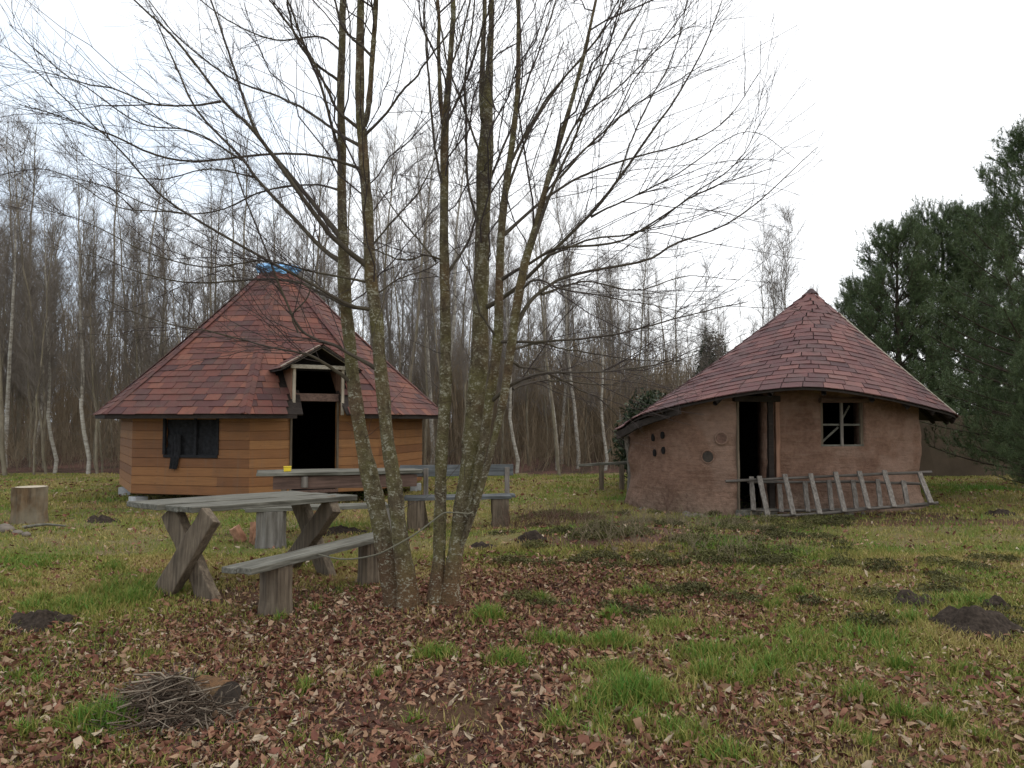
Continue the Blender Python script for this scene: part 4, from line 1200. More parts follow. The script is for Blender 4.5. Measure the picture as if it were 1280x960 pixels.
stemsL = [
    ([(496, 757, 30), (489, 725, 27), (480, 676, 25), (472, 640, 24), (463, 602, 23), (455, 565, 20), (448, 525, 18), (442, 480, 17), (437, 430, 16), (433, 390, 17), (430, 345, 19), (429, 310, 14), (427, 250, 12.5), (427, 180, 11), (426, 110, 10), (428, 50, 9), (429, 0, 8)], 6.25, 6.65),
    ([(510, 757, 30), (508, 725, 25), (501, 676, 22), (496, 640, 21), (492, 602, 20), (484, 550, 17), (479, 493, 18), (474, 445, 16), (470, 395, 18), (463, 340, 17), (460, 270, 16), (456, 222, 13), (453, 175, 13.5), (450, 140, 12.5), (450, 75, 11), (451, 0, 9)], 6.15, 6.35),
    ([(455, 158, 8), (460, 138, 8), (463, 105, 7.5), (465, 75, 7), (468, 40, 7), (470, 0, 6.5)], 6.3, 6.1)]
stemsR = [
    ([(545, 752, 26), (546, 722, 19), (549, 693, 17), (550, 639, 17), (551, 584, 16), (554, 529, 17), (557, 475, 17), (557, 440, 16), (556, 370, 13.5), (555, 295, 12.5), (555.5, 220, 11), (556, 165, 11), (560, 110, 8), (565, 40, 7), (566, 0, 6.5)], 6.2, 6.5),
    ([(561, 748, 28), (565, 715, 23), (571, 680, 21), (577, 639, 22), (585, 584, 22), (591, 529, 24), (596, 475, 25), (600, 440, 25), (600, 395, 22), (602, 345, 20), (603, 295, 19), (605, 220, 20), (608, 175, 20), (609, 130, 15), (612, 75, 8.5), (614, 0, 7)], 6.2, 6.6),
    ([(581, 660, 8), (594, 605, 12), (606, 545, 13), (612, 500, 14), (618, 460, 14), (623, 415, 14), (624, 370, 12), (626, 300, 11), (632, 235, 9), (640, 180, 8.5), (647, 110, 7), (648, 40, 6), (648, 0, 5.5)], 6.25, 6.05),
    ([(578, 680, 8), (592, 640, 9), (608, 585, 10), (620, 540, 10), (630, 495, 11), (638, 440, 12), (645, 390, 13), (656, 330, 12), (668, 290, 10), (682, 235, 8), (700, 175, 7), (715, 125, 6), (732, 60, 5), (745, 0, 4)], 6.2, 5.7),
    ([(604, 150, 8), (602, 120, 7.5), (604, 50, 6.5), (606, 0, 6)], 6.5, 6.8), ([(556, 165, 6), (551, 130, 6), (548, 60, 5), (547, 0, 4.5)], 6.4, 6.2)]
brL = [
    ([(453, 333, 9), (418, 300, 9), (380, 250, 8), (320, 170, 6.5), (280, 127, 5), (220, 50, 4), (160, -10, 3)], 6.3, 5.6), ([(427, 292, 9), (380, 240, 8), (325, 172, 6), (300, 110, 4.5), (280, 50, 4), (258, -10, 3)], 6.5, 6.9),
    ([(426, 326, 9), (405, 312, 8), (370, 275, 7), (320, 220, 5.5), (300, 195, 5), (245, 140, 4), (212, 70, 3), (190, 20, 2)], 6.5, 7.2), ([(460, 386, 6), (430, 380, 6), (380, 350, 5), (320, 318, 5), (225, 260, 4), (190, 230, 3.5), (155, 190, 3), (110, 150, 2.5), (50, 95, 2), (5, 60, 1.3)], 6.3, 5.2),
    ([(447, 203, 5), (390, 192, 4.5), (300, 196, 4.5), (245, 201, 4), (190, 190, 4), (130, 162, 3.2), (90, 150, 2.5), (25, 130, 1.5)], 6.4, 5.5), ([(278, 127, 4), (240, 132, 3.5), (190, 130, 3.5), (145, 112, 3), (90, 100, 2.5), (40, 60, 2), (5, 30, 1.2)], 5.7, 4.9),
    ([(460, 388, 7), (435, 382, 6), (397, 364, 5), (370, 350, 4), (330, 345, 3.5), (250, 350, 3), (180, 340, 2.2), (110, 310, 1.4)], 6.3, 7.0), ([(470, 456, 7), (440, 442, 6), (420, 432, 5.5), (395, 425, 5), (372, 410, 4.5), (350, 365, 4), (335, 325, 3.5), (305, 250, 3), (288, 205, 2.5), (270, 140, 1.5)], 6.2, 5.7),
    ([(372, 411, 3), (366, 395, 3), (385, 372, 2.6), (393, 345, 2.4), (393, 300, 1.8), (398, 270, 1.3)], 5.9, 5.7), ([(436, 478, 7), (413, 458, 6), (386, 443, 4.5), (361, 438, 3.5), (320, 428, 3), (260, 412, 2.6), (190, 400, 2), (120, 372, 1.3)], 6.35, 5.6),
    ([(447, 180, 6), (422, 167, 5.5), (402, 152, 5), (370, 130, 4.5), (340, 116, 4), (290, 95, 3.3), (230, 50, 2.6), (190, 0, 2)], 6.3, 7.0), ([(421, 96, 5), (397, 80, 5), (377, 52, 4.5), (367, 20, 4), (362, -10, 3.5)], 6.55, 6.2),
    ([(444, 158, 6), (427, 142, 5.5), (415, 120, 5), (397, 82, 4.5), (380, 50, 4), (350, 10, 3), (330, -20, 2)], 6.3, 5.9), ([(441, 240, 6), (425, 195, 6), (415, 160, 5.5), (400, 105, 5), (385, 72, 4.5), (365, 20, 3.5), (355, -10, 3)], 6.4, 6.1),
    ([(461, 168, 5.5), (480, 146, 5), (500, 118, 4.5), (520, 95, 4), (537, 70, 3.6), (562, 35, 3), (585, -10, 2.4)], 6.2, 5.5), ([(462, 67, 5), (445, 52, 5), (432, 35, 4.5), (417, -5, 3.5)], 6.1, 5.9),
    ([(456, 341, 4), (390, 338, 3.5), (330, 328, 3), (260, 335, 2.6), (190, 320, 2.2), (110, 280, 1.6), (40, 260, 1)], 6.3, 5.5), ([(300, 196, 3.5), (240, 165, 3), (170, 155, 2.6), (100, 110, 2), (45, 90, 1.4)], 5.9, 5.3),
    ([(430, 240, 4), (395, 232, 3.5), (330, 238, 3), (270, 262, 2.8), (200, 262, 2.2), (120, 230, 1.6), (60, 222, 1)], 6.6, 7.4), ([(430, 60, 4), (395, 45, 3.5), (340, 48, 3), (285, 25, 2.5), (240, -10, 2)], 6.6, 7.2),
    ([(225, 260, 3), (185, 262, 2.5), (135, 250, 2), (80, 215, 1.5), (40, 205, 1)], 5.6, 5.2), ([(320, 220, 3), (260, 212, 2.5), (200, 225, 2), (140, 215, 1.6), (80, 180, 1.2)], 6.8, 7.4),
    ([(462, 300, 3.5), (500, 268, 3), (525, 235, 2.5), (545, 190, 2), (560, 140, 1.4)], 6.2, 5.6), ([(466, 370, 3), (505, 345, 2.6), (540, 330, 2.2), (580, 300, 1.5)], 6.2, 6.7)]
brR = [
    ([(600, 388, 8), (630, 372, 7.5), (655, 352, 7), (690, 315, 6.5), (740, 265, 5.5), (770, 225, 5), (805, 175, 4.3), (840, 125, 3.5), (875, 60, 2.6), (900, -5, 1.6)], 6.4, 5.6), ([(636, 408, 8), (660, 378, 7), (690, 355, 6), (730, 340, 5.5), (810, 325, 4.4), (845, 305, 4), (910, 280, 3), (965, 238, 2.2), (1025, 182, 1.2)], 6.1, 6.8),
    ([(622, 426, 5), (680, 426, 4.5), (760, 420, 3.6), (850, 400, 2.6), (930, 380, 1.5)], 6.1, 5.4), ([(628, 338, 6), (665, 325, 5.5), (700, 310, 5), (770, 305, 4), (830, 270, 3.3), (880, 240, 2.6), (960, 215, 1.4)], 6.1, 5.2),
    ([(630, 296, 6), (680, 250, 5), (730, 220, 4.2), (805, 195, 3.3), (860, 178, 2.6), (905, 150, 1.8), (945, 95, 1.2)], 6.1, 7.0), ([(656, 328, 6), (680, 240, 5), (720, 150, 4), (740, 115, 3.6), (780, 50, 2.8), (815, -10, 2)], 6.0, 6.4),
    ([(660, 312, 6), (700, 215, 5), (730, 140, 4), (760, 65, 3), (785, -10, 2)], 5.95, 5.3), ([(635, 240, 5), (660, 165, 4.5), (700, 100, 4), (750, 40, 3), (785, -10, 2.2)], 6.1, 6.6),
    ([(640, 202, 5), (680, 125, 4.2), (730, 65, 3.2), (760, 20, 2.6), (778, -10, 2)], 6.1, 5.6), ([(551, 240, 4.5), (542, 180, 4.5), (537, 100, 4), (532, 37, 3.5), (531, -10, 3)], 6.4, 6.0),
    ([(561, 152, 4.5), (582, 100, 4), (600, 37, 3.5), (613, -10, 3)], 6.35, 5.9), ([(565, 78, 4), (577, 45, 4), (588, -10, 3)], 6.45, 6.9), ([(598, 290, 5), (585, 235, 4.5), (582, 160, 4.2), (580, 100, 4), (590, 30, 3), (594, -10, 2.6)], 6.4, 5.9),
    ([(618, 495, 7), (643, 480, 6), (678, 467, 4.5), (728, 466, 3.5), (772, 462, 3), (830, 450, 2), (880, 425, 1.2)], 6.15, 5.3), ([(640, 482, 4), (670, 476, 3.5), (703, 475, 3), (760, 480, 2), (800, 470, 1.2)], 5.95, 6.7), ([(640, 445, 5), (655, 458, 4.5), (672, 460, 4), (700, 473, 3.6), (728, 489, 3), (752, 500, 2.4), (775, 522, 1.6)], 6.1, 6.9),
    ([(640, 432, 4), (676, 430, 3.5), (698, 437, 3), (728, 442, 2.8), (783, 451, 2.2), (850, 455, 1.3)], 6.1, 6.8), ([(549, 312, 4), (525, 320, 3.5), (500, 322, 3), (460, 305, 2.2), (430, 275, 1.4)], 6.4, 5.7), ([(549, 330, 3.4), (515, 290, 3), (490, 262, 2.4), (470, 235, 1.6)], 6.4, 6.9),
    ([(563, 345, 5), (585, 300, 4.5), (600, 262, 4), (640, 200, 3), (680, 120, 2.4), (710, 50, 1.8)], 6.4, 7.0), ([(600, 240, 4.5), (640, 160, 4), (665, 90, 3.2), (690, 20, 2.6), (700, -10, 2)], 6.5, 7.1), ([(605, 200, 4), (570, 110, 3.6), (550, 40, 3), (540, -10, 2.4)], 6.5, 7.0),
    ([(690, 315, 4), (740, 300, 3.5), (800, 290, 3), (870, 240, 2.4), (920, 205, 1.8), (960, 140, 1.2)], 5.9, 5.2), ([(740, 265, 3.6), (800, 240, 3), (850, 215, 2.4), (930, 165, 1.6), (990, 200, .8)], 5.8, 5.4), ([(770, 225, 3), (800, 150, 2.6), (840, 70, 2), (860, -5, 1.4)], 5.7, 5.9),
    ([(652, 360, 4), (672, 348, 4), (700, 360, 3), (760, 372, 2.4), (830, 385, 1.6), (890, 400, 1)], 6.0, 5.4), ([(680, 360, 4), (740, 352, 3.2), (800, 362, 2.4), (860, 345, 1.8), (920, 350, 1)], 6.3, 7.2), ([(625, 425, 4), (612, 408, 3.6), (598, 385, 3), (588, 345, 2.6), (575, 320, 2), (560, 300, 1.4)], 6.0, 5.7),
    ([(720, 150, 3), (770, 110, 2.6), (820, 60, 2), (870, 25, 1.2)], 6.2, 6.6), ([(700, 215, 3.2), (760, 160, 2.8), (810, 120, 2.2), (880, 80, 1.3)], 5.7, 5.2)]

def big_tree(name, label, stems, brs, base_px, seed):
    rng = np.random.default_rng(seed)
    g = gnd(*base_px); o0 = np.array([g.x, g.y, gz(g.x, g.y)])
    root = thing(name, label, 'tree', tuple(o0))
    allP, allR = [], []
    for i, (pts, d0, d1) in enumerate(stems):
        P_, R_ = trace(pts, d0, d1, 60, 3.5)
        if pts[0][1] > 740:
            P_[0, 2] = min(P_[0, 2], gz(P_[0, 0], P_[0, 1]) - .05)
            stem_mesh(P_, R_, 'trunk', M['bark'], root, o0, 18, .28)
        else:
            stem_mesh(P_, R_, 'trunk', M['bark'], root, o0, 12)
        allP.append(catmull(P_, 12)); allR.append(np.interp(np.linspace(0, 59, 12), np.arange(60), R_))
    bP, bR = [], []
    cand = np.vstack([trace(q, a_, b_, 60, 3.5)[0] for q, a_, b_ in stems])
    def scr(Q):
        cp, sp = math.cos(PITCH), math.sin(PITCH)
        dpt = Q[:, 1] * cp + (Q[:, 2] - CZ) * sp; u = -Q[:, 1] * sp + (Q[:, 2] - CZ) * cp
        return np.stack([640 + F * Q[:, 0] / dpt, 480 - F * u / dpt], axis=1)
    for pts, d0, d1 in brs:
        dd_ = scr(cand) - np.array(pts[0][:2]); dd_[:, 1] *= .8
        dq = np.hypot(dd_[:, 0], dd_[:, 1]); jn = int(np.argmin(dq)); src = None
        if dq[jn] < 22:
            src = cand[min(jn, len(cand) - 1)]; sh_ = src[1] - d0; d0 += sh_; d1 += sh_
        P_, R_ = trace(pts, d0, d1, 26, 0, .74)
        if src is not None:
            t_ = np.linspace(0, 1, 26)[:, None]; w_ = np.clip(1 - t_ / .22, 0, 1) ** 1.5
            P_ = P_ + (src - np.array([0, 0, .03]) - P_[0]) * w_
            R_ = R_ * (1 + .45 * np.exp(-np.linspace(0, 1, 26) / .05))
        cand = np.vstack([cand, P_[2:]])
        R_ = np.maximum(R_ * .92, .0022)
        P_[3:] += np.cumsum(rng.normal(0, .0035, (23, 3)), axis=0)
        Vt, Ft = tubes((P_ - o0)[None], R_[None], 8)
        mesh_obj('branch', Vt, Ft, M['bark_branch'], root, smooth=True)
        bP.append(catmull(P_, 10)); bR.append(np.interp(np.linspace(0, 25, 10), np.arange(26), R_))
    bP = np.array(bP); bR = np.array(bR)
    sP = np.array(allP); sR = np.array(allR)
    # more limbs toward and away from the viewer, off the upper stems
    x1, r1 = spawn(sP, sR, 9, (.9, 2.3), 42, .009, 9, .45, 1.0, .25, .25, rng, .5)
    L1 = np.linalg.norm(np.diff(bP, axis=1), axis=2).sum(1)
    a1, ar1 = spawn(bP, bR, np.maximum(4, L1 * 7.5), (.4, 1.4), 30, .0038, 8, .15, .99, .10, .32, rng, .55, .006)
    a2, ar2 = spawn(x1, r1, 10, (.35, 1.1), 30, .0038, 6, .15, .99, .10, .22, rng, .5, .006)
    b1, br1 = spawn(a1, ar1, 4, (.12, .50), 32, .0022, 5, .15, 1.0, .08, .3, rng, .4)
    b2, br2 = spawn(a2, ar2, 4, (.12, .40), 34, .0022, 5, .15, 1.0, .08, .3, rng, .4)
    c1, cr1 = spawn(b1, br1, 1, (.05, .16), 38, .0014, 3, .2, 1.0, .05, .2, rng, .3)
    # a few thin shoots low on the stems
    lo, lor = spawn(sP[:2], sR[:2], 5, (.15, .5), 60, .003, 5, .12, .45, .2, .3, rng, .3)
    m = [tubes(x1 - o0, np.maximum(r1, .0022), 5), tubes(a1 - o0, np.maximum(ar1, .0017), 4), tubes(a2 - o0, np.maximum(ar2, .0016), 4), tubes(b1 - o0, np.maximum(br1, .0012), 3), tubes(b2 - o0, np.maximum(br2, .0012), 3), tubes(c1 - o0, np.maximum(cr1, .0009), 3), tubes(lo - o0, np.maximum(lor, .0014), 4)]
    Vt, Ft = merge(m)
    mesh_obj('twigs', Vt, Ft, M['twig'], root)
    return root
big_tree('multi_stem_tree', 'left bare tree with two mossy stems joined at the base, beside the bench end', stemsL, brL, (503, 757), 3)
big_tree('multi_stem_tree', 'right bare tree with four spreading mossy stems and branches reaching right', stemsR, brR, (554, 750), 4)

# rope slung between the stems
pts_ = np.array([list(at(392, 692, 6.55)), list(at(430, 699, 6.2)), list(at(468, 694, 5.98)), list(at(492, 683, 5.93)), list(at(520, 667, 5.98)), list(at(545, 648, 6.02)), list(at(556, 641, 6.03)), list(at(572, 641, 6.02)), list(at(585, 642, 6.03)), list(at(591, 640, 6.1))])
Vt, Ft = tubes(catmull(pts_, 50)[None], np.full((1, 50), .0062), 8)
tag(mesh_obj('rope', Vt, Ft, M['rope'], smooth=True), 'grey rope slung slack between the two multi-stemmed trees', 'rope')

# ------------------------------------------------------------------ the wood behind
def forest_tree_meshes(seed, H, r0, birch=False, lean=.05):
    rng = np.random.default_rng(seed)
    k = 14; z = np.linspace(0, H, k)
    P_ = np.stack([np.cumsum(rng.normal(0, .05, k)) + lean * rng.normal() * z, np.cumsum(rng.normal(0, .05, k)) + lean * rng.normal() * z, z - .3], axis=1)
    P_[0, :2] = 0
    R_ = r0 * (1 - z / H * .93) ** .9
    T_ = tubes(P_[None], R_[None], 8)
    b, br = spawn(P_[None], R_[None], 46, (.8, 2.3), 42, .016, 6, .22, .99, .55, .2, rng, .65)
    c, cr = spawn(b, br, 7, (.3, .95), 34, .006, 4, .15, 1, .25, .22, rng, .4)
    d_, dr = spawn(c, cr, 4, (.15, .5), 34, .0035, 3, .1, 1, .15, .2, rng, .3)
    # dead low side twigs
    e, er = spawn(P_[None], R_[None], 14, (.3, .9), 70, .008, 4, .05, .35, .05, .25, rng, .2)
    Cn = merge([tubes(b, np.maximum(br, .005), 4), tubes(c, np.maximum(cr, .0035), 3), tubes(d_, np.maximum(dr, .0026), 3), tubes(e, np.maximum(er, .004), 3)])
    return T_, Cn
protos = []
for i, (H, r0) in enumerate(((11, .055), (13, .066), (9.5, .045), (12, .05), (14, .08), (10.5, .055), (8, .04))):
    T_, Cn = forest_tree_meshes(100 + i, H, r0)
    root = thing('bare_tree', 'x', 'tree')
    mesh_obj('trunk', *T_, M['forest_bark'], root, smooth=True); mesh_obj('crown', *Cn, M['forest_twig'], root)
    protos.append([root, kids(root), 'n', False])
for i, (H, r0) in enumerate(((11.5, .085), (10, .07))):
    T_, Cn = forest_tree_meshes(200 + i, H, r0, True, .12)
    root = thing('birch_tree', 'x', 'tree')
    mesh_obj('trunk', *T_, M['birch'], root, smooth=True); mesh_obj('crown', *Cn, M['forest_twig'], root)
    protos.append([root, kids(root), 'b', False])
def put_tree(pi, x, y, sc, rz):
    pr = protos[pi]
    if not pr[3]: o = pr[0]; pr[3] = True
    else: o = copy_tree(pr[0], pr[1])
    o.location = (x, y, gz(x, y)); o.scale = (sc * random.uniform(.9, 1.1), sc * random.uniform(.9, 1.1), sc); o.rotation_euler = (0, 0, rz)
    px = 640 + F * x / y
    zone = 'left of the timber hut' if px < 130 else 'behind the timber hut' if px < 550 else 'between the two huts' if px < 800 else 'behind the cob hut'
    if pr[2] == 'n': tag(o, 'thin bare grey-brown tree in the leafless wood ' + zone, 'tree', 'bare trees of the wood ' + zone)
    else: tag(o, 'slender white-barked birch in the leafless wood ' + zone, 'birch', 'white birches of the wood ' + zone)
rf = random.Random(5)
def canopy(px):
    """tree height factor along the picture: tall on the left, lower toward the right"""
    return np.interp(px, [-200, 0, 200, 350, 520, 700, 850, 930, 1000, 1100], [.80, .80, .76, .72, .74, .62, .52, .46, .44, .40])
n_put = 0
while n_put < 250:
    Yd = 21.5 + 26 * rf.random() ** 1.3
    px = rf.uniform(-120, 1090)
    if px > 900 and rf.random() < .5: continue
    if px > 760 and Yd < 23: continue
    x = (px - 640) / F * Yd
    put_tree(rf.randrange(7), x, Yd, float(canopy(px)) * (.8 + .35 * rf.random()) * (.72 + Yd / 75), rf.uniform(0, 6.28)); n_put += 1
for px, Yd, sc in ((70, 22.3, .8), (112, 21.8, .95), (10, 24, .9), (48, 26, .8), (548, 23.5, 1.0), (540, 24.5, .95), (645, 22.5, .8), (697, 23.5, .8), (722, 24.0, .85), (703, 26, .8), (755, 23.2, .75), (160, 27, 1), (255, 30, 1), (500, 28, 1), (640, 30, .9), (775, 30, .8)):
    put_tree(7 + rf.randrange(2), (px - 640) / F * Yd, Yd, sc, rf.uniform(0, 6.28))
for px, Yd, sc in ((968, 30, .98), (975, 31, 1.05), (985, 29, .9), (955, 33, .85)):
    put_tree(2 + rf.randrange(2), (px - 640) / F * Yd, Yd, sc, rf.uniform(0, 6.28))

# far thicket: thin stems and brushy undergrowth nobody could count
rng = np.random.default_rng(77)
n = 3000
Yd = rng.uniform(28, 62, n); px = rng.uniform(-220, 1120, n); x = (px - 640) / F * Yd
Hh = rng.uniform(3.6, 9, n) * canopy(px) * (.6 + Yd / 90)
k = 5; zt = np.linspace(0, 1, k)
P_ = np.zeros((n, k, 3)); P_[:, :, 0] = x[:, None] + rng.normal(0, .3, (n, 1)) * zt[None]; P_[:, :, 1] = Yd[:, None]; P_[:, :, 2] = hgt(x, Yd)[:, None] + Hh[:, None] * zt[None] - .1
P_ += rng.normal(0, .04, P_.shape)
R_ = rng.uniform(.014, .04, n)[:, None] * np.linspace(1, .25, k)[None]
b, br = spawn(P_, R_, 9, (.5, 1.9), 36, .012, 4, .15, 1, .5, .2, rng, .5)
c, cr = spawn(b, br, 2, (.3, .9), 34, .006, 3, .15, 1, .3, .2, rng, .4)
n3 = 1100
Y3 = rng.uniform(25, 50, n3); px3 = rng.uniform(530, 930, n3); x3 = (px3 - 640) / F * Y3; H3 = rng.uniform(3.5, 7.5, n3) * canopy(px3) * (.6 + Y3 / 70)
P3 = np.zeros((n3, k, 3)); P3[:, :, 0] = x3[:, None] + rng.normal(0, .3, (n3, 1)) * zt[None]; P3[:, :, 1] = Y3[:, None]; P3[:, :, 2] = hgt(x3, Y3)[:, None] + H3[:, None] * zt[None] - .1
P3 += rng.normal(0, .04, P3.shape); R3 = rng.uniform(.012, .032, n3)[:, None] * np.linspace(1, .25, k)[None]
b3, br3 = spawn(P3, R3, 8, (.4, 1.5), 36, .010, 4, .15, 1, .5, .2, rng, .5)
# undergrowth brush near the wood's edge
n2 = 2600
Y2 = rng.uniform(22.5, 34, n2); px2 = rng.uniform(-200, 900, n2); x2 = (px2 - 640) / F * Y2
dv = np.stack([rng.normal(0, .3, n2), rng.normal(0, .3, n2), np.ones(n2)], axis=1); L2 = rng.uniform(.4, 1.9, n2)
Q_ = np.stack([x2, Y2, hgt(x2, Y2)], axis=1)[:, None, :] + dv[:, None, :] * np.linspace(0, 1, 4)[None, :, None] * L2[:, None, None] + rng.normal(0, .03, (n2, 4, 3))
RQ = np.full((n2, 4), .008) * np.linspace(1, .4, 4)[None]
e, er = spawn(Q_, RQ, 5, (.2, .7), 40, .005, 3, .2, 1, .2, .3, rng, .4)
Vt, Ft = merge([tubes(P3, R3, 4), tubes(b3, np.maximum(br3, .006), 3), tubes(P_, R_, 4), tubes(b, np.maximum(br, .007), 3), tubes(c, np.maximum(cr, .005), 3), tubes(Q_, RQ, 3), tubes(e, np.maximum(er, .004), 3)])
setting(mesh_obj('distant_thicket', Vt, Ft, m_flat('thicket_bark', (.225, .172, .112), .35, .6)), 'stuff', 'dense brown thicket of thin stems far behind the huts', 'thicket')

# evergreen shrubs by the cob hut
def leaf_cloud(n, rx, ry, rz, size, rng):
    p = rng.normal(size=(n, 3)); p /= np.linalg.norm(p, axis=1, keepdims=True); p *= (rng.random(n) ** .45)[:, None]
    lump = .65 + .6 * vnoise(p[:, 0] * 3 + 9, p[:, 2] * 3 + p[:, 1] * 2, 81)
    p = p * lump[:, None] * np.array([rx, ry, rz]); p[:, 2] += rz * .95
    a = rng.normal(size=(n, 3)); a /= np.linalg.norm(a, axis=1, keepdims=True); b = np.cross(a, rng.normal(size=(n, 3))); b /= np.linalg.norm(b, axis=1, keepdims=True)
    s = rng.uniform(size * .5, size, n)[:, None]
    V = np.stack([p - a * s, p + b * s * .4, p + a * s, p - b * s * .4], axis=1).reshape(-1, 3)
    return V, (np.arange(n) * 4)[:, None] + np.arange(4)[None]
for px, Yd, rx, rz, lab in ((815, 18.5, 1.0, 1.15, 'dark evergreen shrub behind the low left eave of the cob hut'), (893, 26, .85, 2.3, 'narrow dark evergreen rising above the cob hut roof slope')):
    x = (px - 640) / F * Yd; s = thing('evergreen_shrub', lab, 'shrub', (x, Yd, gz(x, Yd)))
    V, Fc = leaf_cloud(9000, rx, rx * .8, rz, .085, rng); mesh_obj('foliage', V, Fc, M['evergreen'], s, fattr=rng.random(len(Fc)))
    Vt, Ft = tubes(np.array([[(0, 0, -.1), (.03, 0, rz * .6), (0, .02, rz * 1.6)]]), np.array([[.05, .04, .01]]), 8); mesh_obj('stem', Vt, Ft, M['forest_bark'], s)

# brambles and thin weed stalks on the mound before the cob hut
def stalks(name, px, py, n, h, spread, lab, col, cat='weed'):
    g = gnd(px, py); rng2 = np.random.default_rng(int(px))
    one = cat == 'sapling'
    xx = rng2.normal(0, .012 if one else spread, n); yy = rng2.normal(0, .012 if one else spread * .5, n); hh = rng2.uniform(.4, 1, n) * h
    base = np.stack([xx, yy, hgt(g.x + xx, g.y + yy)], axis=1)
    dv = np.stack([rng2.normal(0, .3, n), rng2.normal(0, .3, n), np.ones(n)], axis=1)
    P_ = base[:, None, :] + dv[:, None, :] * np.linspace(0, 1, 5)[None, :, None] * hh[:, None, None]
    P_[:, :, :2] += rng2.normal(0, .012, (n, 5, 2)); R_ = np.full((n, 5), .0035) * np.linspace(1, .4, 5)[None]
    b, br = spawn(P_, R_, 4, (.08, .3), 40, .0025, 4, .25, 1, .15, .25, rng2, .4)
    Vt, Ft = merge([tubes(P_, R_, 4), tubes(b, np.maximum(br, .0015), 3)])
    o = mesh_obj(name, Vt, Ft, col); o.location = (g.x, g.y, 0)
    tag(o, lab, cat)
    if not one: o['kind'] = 'stuff'
stk = m_flat('reddish_stalk', (.13, .075, .055), .3, 5); stk2 = m_flat('dry_stalk', (.20, .16, .10), .3, 5)
stalks('weed_stalks', 832, 642, 10, .75, .16, 'thin reddish sapling shoots before the vent holes of the cob hut', stk, 'sapling')
stalks('weed_stalks', 665, 665, 60, .28, .28, 'low dark bramble tangle right of the backrest bench', stk, 'bramble')
stalks('weed_stalks', 790, 690, 60, .30, .5, 'sparse dry weed stalks on the leafy mound in the middle', stk2)
stalks('weed_stalks', 720, 662, 110, .24, .42, 'dark low heather and bramble stems on the mound left of the cob hut', stk)
stalks('weed_stalks', 850, 664, 130, .20, .55, 'short brown weed tangle before the foot of the cob hut', stk2)
stalks('weed_stalks', 880, 700, 40, .28, .5, 'dry weed stalks on the mound in front of the ladders', stk2)

# low dark moss and heather cushions on the rise
rng = np.random.default_rng(9); Vs, Fs, Ts = [], [], []; off_ = 0
for _ in range(150):
    px_, py_ = rng.uniform(630, 1060), rng.uniform(640, 712)
    if rng.random() < .25: px_, py_ = rng.uniform(640, 1270), rng.uniform(690, 790)
    g = gnd(px_, py_); rr = rng.uniform(.07, .26)
    V, Fc = leaf_cloud(int(500 * rr / .15), rr * 1.3, rr, rng.uniform(.02, .06), .022, rng)
    V = V + np.array([g.x, g.y, gz(g.x, g.y) - .01]); Vs.append(V); Fs.append(Fc + off_); off_ += len(V); Ts.append(rng.random(len(Fc)) * .5 + rng.random() * .5)
setting(mesh_obj('moss_cushions', np.vstack(Vs), np.vstack(Fs), m_tone('dark_moss', [(0, (.045, .04, .018)), (.5, (.09, .085, .03)), (1, (.155, .15, .05))]), fattr=np.concatenate(Ts)), 'stuff', 'dark olive moss and heather cushions on the low rise', 'moss')

